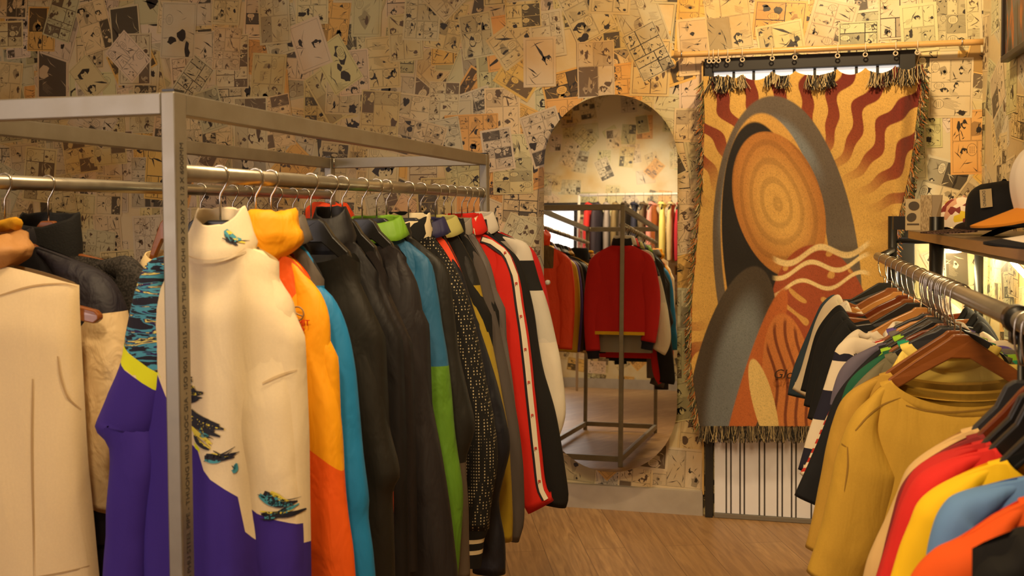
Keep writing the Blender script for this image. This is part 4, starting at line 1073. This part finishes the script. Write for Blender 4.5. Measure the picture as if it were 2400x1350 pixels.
# ------------------------------------------------------------------ lamps under the shelf
LED = plain('led_glow', (1, .95, .8), .3, Emission_Color=(1, .86, .52, 1), Emission_Strength=60)
for i, (pts, X_) in enumerate((([(2212, 583), (2225, 588), (2242, 589), (2258, 585)], .70), ([(2292, 586), (2306, 590), (2320, 584), (2335, 577)], .70), ([(2352, 588), (2364, 602), (2382, 624), (2420, 662), (2470, 700)], .68))):
    P = [at(u, v, X=X_) for u, v in pts]; mid = P[len(P)//2]
    t_ = thing('strip_lamp', tuple(mid), ['short glowing strip lamp under the shelf beside the black post', 'short glowing strip lamp under the shelf, second from the black post', 'long glowing strip lamp sagging under the shelf nearest the viewer'][i], 'lamp', 'strip lamps under the shelf')
    C2 = crom(P, 20)
    m = MB(); m.tube(C2, .007, 10); m.build('diffuser', LED, t_)
    m = MB(); m.tube([q+Vector((.006, 0, .008)) for q in C2], .003, 6); m.build('cable', plain('lamp_cable', (.5, .46, .4), .4), t_)
    lo_ = lamp('strip_light', 'AREA', mid+Vector((-.01, 0, -.02)), (XR, mid.y, mid.z-.25), (1.8, 1.8, 2.2)[i], (1, .84, .42), shape='RECTANGLE', size=.3, size_y=.02)

# ------------------------------------------------------------------ caps and small things on the shelf
def rotz(p, a): return Vector((p[0]*cos(a)-p[1]*sin(a), p[0]*sin(a)+p[1]*cos(a), p[2]))
def cap(pos, ang, label, crown, brim, under=None, edge=False, r=.088, hgt=.115, blen=.075, bend=.35, tilt=0.0, button=None, squash=1.15, boxy=.0, back=True):
    """baseball cap; its brim points along ang"""
    root = thing('baseball_cap', pos, label, 'cap', 'caps on the shelf')
    pos = Vector(pos)
    def W(x, y, z):
        xx = x*cos(tilt)+z*sin(tilt); zz = -x*sin(tilt)+z*cos(tilt)
        return pos+rotz((xx, y, zz), ang)
    rows = []
    for i in range(15):
        q = i/14; row = []
        for k in range(48):
            a = 2*PI*k/48; e = 1-.03*max(0, cos(6*a))**6
            rr = (1-q**(2.6+boxy))**(1/2.3)*r*e; 
            fx = 1.0 if cos(a) < 0 else 1.0
            zz = hgt*q*(1+.06*cos(a)*(1-q))
            row.append(W(rr*squash*cos(a), rr*sin(a), zz))
        rows.append(row)
    m = MB(); m.grid(rows, wrap=True); m.build('crown', crown, root)
    m = MB(); top, bot = [], []
    for i in range(9):
        q = i/8; a_, b_ = [], []
        for k in range(21):
            u = -1+2*k/20
            aa = u*1.12; x0 = r*squash*.96*cos(aa); y0_ = r*.98*sin(aa)
            ext = blen*(1-abs(u)**2.6)**.6
            x = x0+ext*q; y = y0_*(1+.05*q); z = .006-bend*(y*y)/r*1.0-.10*ext*q
            a_.append(W(x, y, z)); b_.append(W(x, y, z-.0045))
        top.append(a_); bot.append(b_)
    m.grid(top[:6] if edge else top, 0); m.grid(bot, 1); m.grid([top[-1], bot[-1]], 1 if edge else 0)
    if edge: m.grid(top[5:], 1)
    m.build('brim', [brim, under or brim], root)
    m = MB(); m.tube([W(0, 0, hgt-.002), W(0, 0, hgt+.005)], [.008, .004], 10); m.build('button', button or crown, root)
    return root
black_twill = cloth('cap_black', S(26, 24, 22), wrinkle=.2)
def shelf_pt(u, v, dz=0): return at(u, v, Z=SZ+dz)
ZC = SZ+.012
p = at(2315, 520, X=.655); 
pc = Vector((.60, 3.12, SZ+.03))
blk = cap(tuple(pc), math.radians(60), 'black cap with a beige paper tag standing on the shelf', black_twill, black_twill, r=.098, hgt=.128, blen=.07, boxy=2.2, bend=.5)
bvc = surf(blk)
# its paper tag, lying on the crown toward the viewer
def tag_on(root, u, v, w_, h_, tilt):
    c = None
    d = (at(u, v, Y=2.0)-EYE).normalized(); h = surf(root).ray_cast(EYE, d, 10)
    if h[0] is None: return
    n = h[1]; n = n if n.dot(d) < 0 else -n; up = (Vector((0, 0, 1))-n*n.z).normalized(); rt = up.cross(n)
    up2 = up*cos(tilt)+rt*sin(tilt); rt2 = rt*cos(tilt)-up*sin(tilt)
    c = h[0]+n*.006
    m = MB(); q = [c+rt2*a*w_/2+up2*b*h_/2 for a, b in ((-1, -1), (1, -1), (1, 1), (-1, 1))]
    m.add(q+[x-n*.001 for x in q], [(0, 1, 2, 3), (7, 6, 5, 4), (0, 4, 5, 1), (1, 5, 6, 2), (2, 6, 7, 3), (3, 7, 4, 0)])
    m.build('paper_tag', plain('tag_paper', S(196, 170, 118), .7), root, smooth=False)
    Mx = Matrix((( -up2.x, rt2.x, n.x, 0), (-up2.y, rt2.y, n.y, 0), (-up2.z, rt2.z, n.z, 0), (0, 0, 0, 1)))
    text('tag_lettering', 'DOMINO', .011, c+up2*h_*.44-rt2*w_*.28+n*.0006, Mx, INK, root, extrude=.0001)
tag_on(blk, 2312, 466, .030, .052, -.12)
# cap with a printed brown peak lying under and before the black cap
def swirl(t, tc):
    wv = t.n('ShaderNodeTexVoronoi', Scale=46.0); t.l(tc.outputs['Object'], wv.inputs['Vector'])
    r = t.n('ShaderNodeValToRGB'); r.color_ramp.interpolation = 'CONSTANT'; r.color_ramp.elements[0].color = S(58, 34, 20); r.color_ramp.elements[1].position = .56; r.color_ramp.elements[1].color = S(226, 200, 160)
    t.l(wv.outputs['Distance'], r.inputs[0]); return r.outputs[0]
pp = at(2225, 540, Z=SZ+.02)
cap((.605, 3.47, SZ+.014), math.radians(188), 'low brown cap with cream printed peak under the black cap', cloth('cap_brown', S(56, 34, 22)), cloth('cap_printed', S(58, 34, 20), mottled=3.0, weave=200), r=.072, hgt=.03, blen=.105, bend=.1)
def patch(t, tc):
    wv = t.n('ShaderNodeTexVoronoi', Scale=34.0, feature='F1'); t.l(tc.outputs['Object'], wv.inputs['Vector'])
    r = t.n('ShaderNodeValToRGB'); r.color_ramp.interpolation = 'CONSTANT'; e = r.color_ramp.elements
    e[0].color = S(120, 40, 34); e[1].position = .22; e[1].color = S(224, 206, 180)
    for q, c in ((.45, S(200, 150, 120)), (.62, S(120, 140, 170)), (.74, S(220, 190, 40)), (.85, S(226, 210, 190))):
        z = e.new(q); z.color = c
    sep = t.n('ShaderNodeSeparateColor'); t.l(wv.outputs['Color'], sep.inputs[0]); t.l(sep.outputs[0], r.inputs[0]); return r.outputs[0]
def pat_mat(name, fn, rough=.8):
    t = NT(name); t.set(Roughness=rough); tc = t.n('ShaderNodeTexCoord'); t.l(fn(t, tc), t.b.inputs['Base Color']); return t.m
px_ = at(2258, 515, X=.70)
cap((.70, px_.y, SZ+.012), math.radians(150), 'patchwork cap in red, white and yellow behind the black cap', pat_mat('cap_patchwork', patch), pat_mat('cap_patch_peak', patch), r=.085, hgt=.12, blen=.06)
# two caps stacked nearest the viewer
pn = at(2425, 575, X=.62)
zb_ = SZ+.012
NAVYC = cloth('cap_navy', S(20, 20, 30)); WHC = cloth('cap_white', S(222, 208, 186))
cap((.565, 2.16, zb_+.016), math.radians(186), 'white topped cap with navy brim at the shelf edge', WHC, WHC, NAVYC, r=.09, hgt=.105, blen=.09, bend=.3, tilt=.06, edge=True)
cap((.548, 2.24, zb_+.088), math.radians(188), 'cream cap with mustard brim stacked on the navy brimmed one', WHC, cloth('cap_mustard', S(196, 122, 18)), cloth('cap_under', S(30, 26, 24)), r=.088, hgt=.125, blen=.095, bend=.25, tilt=.28)
# white paper roll, picture card and small dark box at the shelf's far end
pr_ = at(2190, 540, Z=SZ+.0)
def bx_at(name, u, v, Y, w_, h_, d_, mat, label, cat, ang=0):
    c = at(u, v, Y=Y); r = thing(name, (c.x, c.y, SZ+.001), label, cat); m = MB()
    pts = [rotz((sx*w_/2, sy*d_/2, z), ang)+Vector((c.x, c.y, SZ+.001)) for z in (0, h_) for sx, sy in ((-1, -1), (1, -1), (1, 1), (-1, 1))]
    m.add(pts, [(0, 3, 2, 1), (4, 5, 6, 7), (0, 1, 5, 4), (1, 2, 6, 5), (2, 3, 7, 6), (3, 0, 4, 7)]); m.build('shell' if name != 'booklet' else 'pages', mat, r, smooth=False, bevel=.001)
    return r
Ys = 4.12
hb = at(2170, 457, Y=Ys).z-SZ
tx = NT('text_page'); tcx = tx.n('ShaderNodeTexCoord'); mpx_ = tx.n('ShaderNodeMapping'); mpx_.inputs['Scale'].default_value = (420, 10, 60); tx.l(tcx.outputs['Object'], mpx_.inputs[0]); nzx = tx.n('ShaderNodeTexNoise', Scale=1.0); tx.l(mpx_.outputs[0], nzx.inputs['Vector']); mrx = tx.n('ShaderNodeMapRange'); mrx.inputs[1].default_value = .5; mrx.inputs[2].default_value = .56; tx.l(nzx.outputs[0], mrx.inputs[0]); tx.l(tx.mix(mrx.outputs[0], S(196, 172, 130), S(150, 126, 88)), tx.b.inputs['Base Color']); tx.set(Roughness=.7)
bk = thing('booklet', (at(2185, 540, Y=Ys).x, Ys, SZ), 'open white booklet standing on the shelf behind the black post', 'booklet')
xa, xb, xc = at(2160, 500, Y=Ys).x, at(2184, 500, Y=Ys).x, at(2213, 500, Y=Ys).x
m = MB(); m.add([(xa, Ys+.03, SZ+.002), (xb, Ys, SZ+.002), (xb, Ys, SZ+hb), (xa, Ys+.03, SZ+hb), (xa, Ys+.034, SZ+.002), (xb, Ys+.006, SZ+.002), (xb, Ys+.006, SZ+hb), (xa, Ys+.034, SZ+hb)], [(0, 1, 2, 3), (7, 6, 5, 4), (3, 2, 6, 7), (0, 4, 5, 1), (0, 3, 7, 4)]); m.build('text_page', tx.m, bk, smooth=False)
m = MB(); m.add([(xb+.0005, Ys, SZ+.002), (xc-.012, Ys+.035, SZ+.002), (xc, Ys+.035, SZ+hb), (xb+.0005, Ys, SZ+hb), (xb+.0005, Ys+.006, SZ+.002), (xc-.012, Ys+.04, SZ+.002), (xc, Ys+.04, SZ+hb), (xb+.0005, Ys+.006, SZ+hb)], [(0, 1, 2, 3), (7, 6, 5, 4), (3, 2, 6, 7), (0, 4, 5, 1), (1, 5, 6, 2)]); m.build('blank_page', plain('white_page', S(226, 210, 182), .6), bk, smooth=False)
Yc = 4.3
cdc = thing('picture_card', (at(2142, 530, Y=Yc).x, Yc, SZ), 'small comic card leaning beside the white booklet', 'card')
xa, xb = at(2122, 500, Y=Yc).x, at(2158, 500, Y=Yc).x; hc = at(2140, 466, Y=Yc).z-SZ
m = MB(); m.box((xa, Yc, SZ+.001), (xb, Yc+.004, SZ+hc)); m.build('card', plain('card_paper', S(200, 180, 140), .6), cdc, smooth=False)
m = MB()
m.prism(ell((xa*.45+xb*.55), SZ+hc*.78, (xb-xa)*.36, hc*.14, 14), Yc-.0014, Yc-.0004); m.prism(ell(xa*.6+xb*.4, SZ+hc*.42, (xb-xa)*.34, hc*.13, 12, .6), Yc-.0014, Yc-.0004); m.box((xa+.006, Yc-.0014, SZ+hc*.18), (xb-.006, Yc-.0004, SZ+hc*.22))
m.build('drawing', plain('card_ink', S(84, 74, 62), .6), cdc, smooth=False)
bx_at('storage_box', 2108, 535, 4.45, .05, .055, .05, plain('box_dark', S(34, 32, 34), .5), 'tiny dark box at the rounded end of the shelf', 'box')

# ------------------------------------------------------------------ picture on the wall above the shelf
def paint(t, tc):
    mp = t.n('ShaderNodeMapping'); mp.inputs['Scale'].default_value = (2, 9, 2.0); t.l(tc.outputs['Object'], mp.inputs[0])
    nz = t.n('ShaderNodeTexNoise', Scale=2.5, Detail=5.0, Distortion=1.0); t.l(mp.outputs[0], nz.inputs['Vector'])
    r = t.n('ShaderNodeValToRGB'); e = r.color_ramp.elements; t.l(nz.outputs[0], r.inputs[0])
    e[0].position = .3; e[0].color = S(40, 34, 22); e[1].position = .7; e[1].color = S(190, 110, 40)
    for q, c in ((.42, S(74, 60, 30)), (.5, S(96, 96, 92)), (.58, S(120, 70, 30))): z = e.new(q); z.color = c
    return r.outputs[0]
ca, cb = at(2353, 147, X=XR-.03), at(2395, 122, X=XR-.03)
zb0 = ca.z; fr = thing('framed_picture', (XR-.02, ca.y-.35, zb0), 'dark framed abstract painting high on the papered wall', 'picture')
z1 = zb0+.75; y1, y0p = ca.y, ca.y-.7
m = MB()
for a, b in (((XR-.042, y0p, zb0), (XR-.013, y1, zb0+.022)), ((XR-.042, y0p, z1-.022), (XR-.013, y1, z1)), ((XR-.042, y1-.022, zb0+.0225), (XR-.013, y1, z1-.0225)), ((XR-.042, y0p, zb0+.0225), (XR-.013, y0p+.022, z1-.0225))): m.box(a, b)
m.build('frame', plain('frame_dark', S(40, 30, 20), .4), fr, smooth=False, bevel=.002)
m = MB(); m.box((XR-.03, y0p+.0225, zb0+.0235), (XR-.015, y1-.0225, z1-.0235)); m.build('canvas', pat_mat('abstract_paint', paint, .5), fr, smooth=False)

# ------------------------------------------------------------------ bamboo rod, rings and tapestry
YR = YW-.075
ra, rb = at(1580, 129, Y=YR), at(2304, 98, Y=YR)
rb.x = min(rb.x, XR-.012)
rod = thing('bamboo_rod', tuple((ra+rb)/2), 'bamboo rod fixed across the wall above the black door', 'curtain rod')
m = MB(); P = [ra.lerp(rb, k/24) for k in range(25)]; m.tube(P, [.0135*(1.06 if k in (4, 11, 18) else 1)*(1.25-.25*min(1, k/1) if False else 1) for k in range(25)], 16); m.build('cane', BAMBOO, rod)
for u in (1598, 2254):
    c = at(u, 128 if u < 1700 else 98, Y=YR); m = MB(); f = (c.x-ra.x)/(rb.x-ra.x); c = ra.lerp(rb, f)
    m.tube([(c.x+.0, c.y+.0165*cos(a), c.z+.0165*sin(a)) for a in [2*PI*k/14 for k in range(14)]], .003, 6, closed=True); m.box((c.x-.004, c.y+.015, c.z-.008), (c.x+.004, YW-.013, c.z+.008)); m.build('wall_tie', WIRE, rod)
YT = YW-.085
ringpx = [(1662, 153), (1672, 152), (1684, 150), (1706, 150), (1740, 149), (1810, 142), (1863, 140), (1963, 136), (2028, 132), (2099, 128), (2150, 126)]
for i, (u, v) in enumerate(ringpx):
    f = (at(u, v, Y=YR).x-ra.x)/(rb.x-ra.x); c = ra.lerp(rb, f); rt_ = thing('curtain_ring', tuple(c), ['first', 'second', 'third', 'fourth', 'fifth', 'sixth', 'seventh', 'eighth', 'ninth', 'tenth', 'eleventh'][i]+' curtain ring along the rod, counted from its free end', 'ring', 'rings on the bamboo rod')
    m = MB(); m.tube([(c.x, c.y+.0175*cos(a), c.z-.003+.0195*sin(a)) for a in [2*PI*k/18 for k in range(18)]], .0026, 8, closed=True); m.build('loop', plain('ring_white', S(208, 190, 158), .4), rt_)
    m = MB(); b = Vector((c.x, c.y, c.z-.034)); m.tube([b+Vector((.0085*cos(a), 0, .0085*sin(a))) for a in [2*PI*k/14 for k in range(14)]], .0028, 8, closed=True); m.build('eyelet', plain('ring_white', (0, 0, 0)), rt_)

def tap_edge(v):
    """outline of the cloth in photo points: v from 0 (top) to 1 (bottom)"""
    y = 165+(1000-165)*v
    L_ = float(np.interp(y, [165, 260, 400, 560, 700, 850, 1000], [1648, 1652, 1648, 1634, 1622, 1620, 1640]))
    R_ = float(np.interp(y, [165, 260, 400, 500, 620, 760, 1000], [2163, 2152, 2132, 2108, 2080, 2070, 2060]))
    return L_, R_, y
NU, NV = 330, 480
us = np.linspace(0, 1, NU+1); vs_ = np.linspace(0, 1, NV+1)
anchor = sorted([(u, v+26) for u, v in ringpx])
ax_ = np.array([a[0] for a in anchor], float)
def top_y(u):
    i = int(np.clip(np.searchsorted(ax_, u)-1, 0, len(ax_)-2)); a, b = anchor[i], anchor[i+1]
    q = (u-a[0])/(b[0]-a[0]); gap = b[0]-a[0]; q = min(1, max(0, q))
    return a[1]*(1-q)+b[1]*q+gap*.42*(q*(1-q)*4)**.8*(.55 if gap < 90 else .32)
verts = np.zeros((NV+1, NU+1, 3)); PXY = np.zeros((NV+1, NU+1, 2))
def basis(Y):
    A = at(1200, 600, Y=Y); return A
# photo-plane to cloth-plane mapping is affine enough to sample per vertex
for j, v in enumerate(vs_):
    L_, R_, y = tap_edge(v)
    for i, u in enumerate(us):
        x = L_+(R_-L_)*u
        ty = top_y(x); yy = ty+(1000-ty)*v
        PXY[j, i] = (x, yy)
        dep = .012*sin(x*.045+.6*sin(v*3))*(.4+.6*(1-v))+.016*sin(x*.018+1)+.028*math.exp(-((x-(2118-60*v))/16)**2)*(1-.4*v)-.02*math.exp(-((x-(2150-70*v))/18)**2)
        dep += .012*noise.noise(Vector((x*.01, yy*.004, 1)))
        p = at(x, yy, Y=YT-.02-dep*.8)
        verts[j, i] = p
# woven colours: wavy sun rays round nested leaning ovals, a plain abstract design
X, Yp = PXY[..., 0], PXY[..., 1]
rn = np.random.RandomState(2)
def c3(r, g, b): return np.array(srgb(r, g, b)[:3])
def smooth(a, lo, hi): t = np.clip((a-lo)/(hi-lo), 0, 1); return t*t*(3-2*t)
def lay(col, mask, c): return col*(1-mask[..., None])+mask[..., None]*c
def oval(cx, cy, a, b, rot):
    dx, dy = X-cx, Yp-cy; c_, s_ = cos(rot), sin(rot)
    xr, yr = dx*c_+dy*s_, -dx*s_+dy*c_
    return np.sqrt((xr/a)**2+(yr/b)**2), xr, yr
gold, rust, deep = c3(200, 158, 80), c3(140, 66, 32), c3(108, 34, 20)
dx, dy = X-1850, Yp-620
ang = np.arctan2(dy, dx*1.15); rad = np.hypot(dx, dy)
wob = .06*np.sin(rad*.035)+.03*np.sin(rad*.08+ang*5)
ray = np.sin((ang+wob*.55)*34)
col = np.ones(X.shape+(3,))*gold
edge = smooth(rad, 260, 470)
rc = rust*(1-edge[..., None])+deep*edge[..., None]
m_ = smooth(ray, .05, .22)*smooth(rad, 215, 330)
col = col*(1-m_[..., None])+m_[..., None]*rc
# nested leaning ovals
blue, slate, dark, ochre, amber, coral = c3(116, 122, 126), c3(92, 78, 62), c3(30, 25, 22), c3(186, 122, 56), c3(206, 160, 84), c3(150, 70, 38)
o1, _, y1_ = oval(1846, 640, 172, 420, -.10); col = lay(col, smooth(-o1, -1.0, -.985), slate*.9+blue*.1)
o1b, _, _ = oval(1838, 660, 158, 405, -.10); mm = smooth(-o1b, -1.0, -.9)*smooth(-np.abs(np.sin(Yp*.006+X*.004)), -.9, -.2); col = lay(col, mm, blue)
o2, _, _ = oval(1822, 640, 128, 380, -.11); col = lay(col, smooth(-o2, -1.0, -.98), gold*.75+ochre*.25)
o3, _, _ = oval(1806, 630, 108, 350, -.12); col = lay(col, smooth(-o3, -1.0, -.98), dark)
o4, x4, y4 = oval(1826, 480, 104, 178, -.28)
ring = smooth(np.sin(o4*26+1.6*np.sin(x4*.03+y4*.012)), .1, .8)
oc = ochre*.82+(amber-ochre*.82)*smooth(-o4, -1.0, -.2)[..., None]
col = lay(col, smooth(-o4, -1.0, -.975), oc*(1-.22*ring[..., None]))
# fields of coral, blue grey and ochre below
o5, x5, y5 = oval(1930, 800, 125, 230, -.15)
vein = smooth(np.sin(x5*.07+2.2*np.sin(y5*.035))*np.sin(y5*.06+1.5*np.sin(x5*.05)), .72, .85)
col = lay(col, smooth(-o5, -1.0, -.98), coral); col = lay(col, vein*smooth(-o5, -1.0, -.95)*.8, amber)
for k, (cy, rr, wd) in enumerate(((596, 120, 9), (628, 118, 7), (668, 118, 6), (980, 118, 9))):
    band = np.abs(Yp-(cy+14*np.sin(X*.045+k)+(X-1900)*-.14)); col = lay(col, smooth(-band, -wd, -wd*.6)*smooth(-np.abs(X-1925), -118, -100), c3(222, 196, 140))
o6, x6, y6 = oval(1712, 905, 92, 290, .22); col = lay(col, smooth(-o6, -1.0, -.98), slate*.55)
o6b, _, _ = oval(1722, 890, 66, 230, .20); col = lay(col, smooth(-o6b, -1.05, -.6)*.85, blue)
o7, _, _ = oval(1768, 905, 34, 250, .30); col = lay(col, smooth(-o7, -1.0, -.93), c3(178, 96, 44))
o8, _, _ = oval(1850, 920, 62, 190, -.10); col = lay(col, smooth(-o8, -1.0, -.96), c3(190, 116, 58)); 
for s0 in (-36, -12, 12, 36):
    d_ = np.abs((X-1850-s0)-(Yp-900)*.12-8*np.sin(Yp*.03)); col = lay(col, smooth(-d_, -5, -2)*smooth(-o8, -.95, -.85), c3(118, 58, 28))
o9, _, _ = oval(1790, 945, 26, 110, -.25); col = lay(col, smooth(-o9, -1.0, -.95), c3(216, 186, 116))
for cx, cy in ():
    pass
# woven speckle
sp = rn.rand(*X.shape); sp2 = rn.rand(*X.shape)
col = col*(.92+.26*sp[..., None]); col = np.where((sp2 > .95)[..., None], col*.7, col)
col = np.clip(col, 0, 1)
tap = thing('tapestry', tuple(verts[NV, NU//2]), 'large fringed tapestry in rust, gold and slate hanging over the door', 'tapestry')
me = bpy.data.meshes.new('woven_panel'); idx = np.arange((NV+1)*(NU+1)).reshape(NV+1, NU+1)
fc = np.stack([idx[:-1, :-1], idx[:-1, 1:], idx[1:, 1:], idx[1:, :-1]], -1).reshape(-1, 4)
off = np.array(tap.location)
me.from_pydata((verts.reshape(-1, 3)-off).tolist(), [], fc.tolist())
ca_ = me.attributes.new('weave', 'FLOAT_COLOR', 'POINT'); ca_.data.foreach_set('color', np.concatenate([col.reshape(-1, 3), np.ones((col.shape[0]*col.shape[1], 1))], 1).ravel())
me.polygons.foreach_set('use_smooth', [True]*len(me.polygons))
t = NT('tapestry_weave'); t.set(Roughness=.9, Sheen_Weight=.1); a = t.n('ShaderNodeAttribute', attribute_name='weave'); t.l(a.outputs['Color'], t.b.inputs['Base Color'])
tc = t.n('ShaderNodeTexCoord'); nz = t.n('ShaderNodeTexNoise', Scale=420.0, Detail=2.0); t.l(tc.outputs['Object'], nz.inputs['Vector']); bp = t.n('ShaderNodeBump', Strength=.5, Distance=.002); t.l(nz.outputs[0], bp.inputs['Height']); t.l(bp.outputs[0], t.b.inputs['Normal'])
me.materials.append(t.m); me.update(); wp = bpy.data.objects.new('woven_panel', me); C.objects.link(wp); wp.parent = tap
so = wp.modifiers.new('thick', 'SOLIDIFY'); so.thickness = .004; so.offset = -1
# script lettering woven near the hem
cu = text('woven_lettering', 'Glori', .058, at(1810, 886, Y=YT-.055), Rf, plain('woven_dark', S(50, 30, 16), .9), tap, shear=.35, extrude=.0012)
def strand(mb, p, L_, rng, spread, m, r=.0016, dirv=(0, 0, -1)):
    d = Vector(dirv); q = p.copy(); pts = [q.copy()]
    for k in range(4):
        d = (d+Vector((rng.uniform(-spread, spread), rng.uniform(-spread, spread)*.4, rng.uniform(-.1, .1)))).normalized(); q = q+d*L_/4; pts.append(q.copy())
    mb.tube(pts, r, 4, m, caps=False)
rg = random.Random(9)
FR = [plain('fringe_black', S(34, 30, 26), .9), plain('fringe_cream', S(190, 168, 122), .9), plain('fringe_green', S(92, 96, 52), .9), plain('fringe_orange', S(170, 100, 40), .9), plain('fringe_grey', S(112, 98, 74), .9)]
fb = MB()
for k in range(620):
    i = rg.uniform(0, NU); p = Vector(verts[NV, int(i)]); p.x += rg.uniform(-.003, .003); p.z += .004; p.y -= rg.uniform(0, .008)
    strand(fb, p, rg.uniform(.055, .08), rg, .22, rg.choice((0, 0, 1, 4, 4, 4)))
fb.build('hem_fringe', FR, tap)
for side, ix in (('a', 0), ('b', NU)):
    fs = MB()
    for k in range(520):
        j = rg.randint(4, NV-2) if side == 'a' else rg.randint(4, int(NV*.55)); p = Vector(verts[j, ix]); sx = -1 if side == 'a' else 1
        strand(fs, p, rg.uniform(.035, .06), rg, .3, rg.choice((1, 2, 2, 3, 3, 4, 0)), dirv=(sx*.45, -.25, -.8))
    fs.build('side_fringe', FR, tap)
# tassels flopping forward between the rings
for (u0, u1, lo) in ((1665, 1700, 60), (1704, 1722, 50), (1728, 1746, 50), (1795, 1850, 45), (1893, 1958, 52), (2040, 2092, 52), (2100, 2158, 60)):
    ft = MB()
    for k in range(int((u1-u0)*1.5)):
        u = rg.uniform(u0, u1); Lr = tap_edge(0); i = int(np.clip((u-Lr[0])/(Lr[1]-Lr[0]), 0, 1)*NU); p = Vector(verts[0, i]); p.y -= .008+rg.uniform(0, .014); p.x += rg.uniform(-.004, .004)
        strand(ft, p, lo*.00125*rg.uniform(.75, 1.1), rg, .28, rg.choice((0, 0, 1, 1, 4)), .0018, dirv=(0, -.12, -.9))
    ft.build('tassel', FR, tap)

# ------------------------------------------------------------------ mirror
YM = YW-.10; AL = math.radians(2.6)
xl_, xr_ = at(1269, 450, Y=YM).x, at(1585, 450, Y=YM).x
zt_ = at(1425, 222, Y=YW-.02).z; zb_m = at(1420, 1108, Y=YW-.115).z
mc = Vector(((xl_+xr_)/2, 0, (zt_+zb_m)/2)); hw = (xr_-xl_)/2; hh = (zt_-zb_m)/2
mir = thing('wall_mirror', (mc.x, YW-.10, zb_m), 'tall frameless mirror with rounded ends leaning against the papered wall', 'mirror')
sil = [(hw*cos(a), hh-hw+hw*sin(a)) for a in [PI*k/32 for k in range(33)]]+[(hw*cos(a), -(hh-hw)+hw*sin(a)) for a in [PI+PI*k/32 for k in range(33)]]
def MW(x, z, d): # plane tilted back: the foot stands out from the wall
    return (mc.x+x, YW-.018-(hh-z)*sin(AL)-d*cos(AL), mc.z+z*cos(AL)+d*sin(AL))
n = len(sil); m = MB(); m.add([MW(x, z, .006) for x, z in sil], [tuple(range(n))[::-1]])
gm = NT('mirror_silver'); gm.set(Base_Color=(.86, .87, .84, 1), Metallic=1, Roughness=.012); m.build('mirror_glass', gm.m, mir, smooth=False)
m = MB(); m.grid([[MW(x, z, .0058) for x, z in sil], [MW(x, z, 0) for x, z in sil]], wrap=True); m.add([MW(x, z, 0) for x, z in sil], [tuple(range(n))]); m.build('glass_edge', plain('mirror_edge', S(120, 130, 120), .2), mir, smooth=False)
m = MB()
for x in (-.12, .12):
    a, b = MW(x, -hh+.10, 0), MW(x, -hh+.13, 0); m.box((a[0]-.012, a[1], a[2]), (a[0]+.012, YW-.012, b[2]))
m.build('spacer_block', BLACKP, mir, smooth=False)
kb = at(1283, 662, Y=YW-.07)
m = MB(); bmv = []
rows = [[(kb.x+.011*sin(PI*i/8)*cos(2*PI*k/14), kb.y-.004-.011*cos(PI*i/8)*.5, kb.z+.012*sin(PI*i/8)*sin(2*PI*k/14)) for k in range(14)] for i in range(9)]
m.grid(rows, wrap=True); m.build('suction_knob', plain('knob_clear', S(190, 186, 180), .15), mir)

# ------------------------------------------------------------------ high rail of clothes at the rear of the shop, seen in the mirror
HX0, HX1, HY, HZ = -2.28, .45, -2.15, 2.26
hr = thing('high_rail', ((HX0+HX1)/2, HY, 0), 'white high rail full of clothes at the rear of the shop', 'clothes rack')
m = MB(); m.tube([(HX0, HY, HZ), (HX1, HY, HZ)], .016, 16); m.build('rail', plain('rail_white', S(210, 200, 184), .35), hr)
for x in (HX0, HX1):
    m = MB(); m.tube([(x, HY, 0), (x, HY, HZ)], .016, 12); m.build('post', plain('rail_white', (0, 0, 0)), hr)
rear = [('red', (196, 36, 26)), ('dark plum', (52, 40, 46)), ('grey', (140, 126, 116)), ('khaki', (118, 96, 56)), ('umber', (74, 58, 40)), ('navy', (36, 34, 50)), ('brown', (96, 76, 48)), ('pink', (214, 136, 120)), ('lemon', (228, 206, 110)), ('sand', (206, 176, 120)),
        ('crimson', (180, 30, 40)), ('teal', (60, 130, 140)), ('rose', (220, 150, 140)), ('scarlet', (206, 50, 40)), ('white', (226, 218, 204)), ('ivory', (230, 214, 170)), ('pale green', (176, 190, 130)), ('lilac', (150, 130, 190)), ('coral', (214, 90, 60)), ('black', (28, 26, 26)), ('snow white', (232, 226, 216)), ('steel blue', (90, 120, 160)), ('mint', (160, 200, 170)), ('tangerine', (226, 120, 40))]
for i, (nm, c) in enumerate(rear):
    x = HX0+.12+(HX1-HX0-.2)*i/len(rear)
    g = garment('shirt', nm+' shirt on the high rear rail reflected in the mirror', 'shirt', 0, 0, 0, plain('rear_'+nm.replace(' ', '_'), S(*c), .8), group='shirts on the high rear rail', seed=i*1.3, ctype='lapel', ch=.03, n=14, th=.03, length=.62)
    g.location = (x, HY, HZ+g.location.z); g.rotation_euler = (0, 0, PI/2+.12*sin(i*2.1))
    h = hanger(0, 0, 0, .016, 'black', 'black plastic hanger carrying the '+nm+' shirt on the high rear rail', group='hangers on the high rear rail'); h.location = (x, HY, HZ+h.location.z); h.rotation_euler = (0, 0, PI/2+.12*sin(i*2.1))
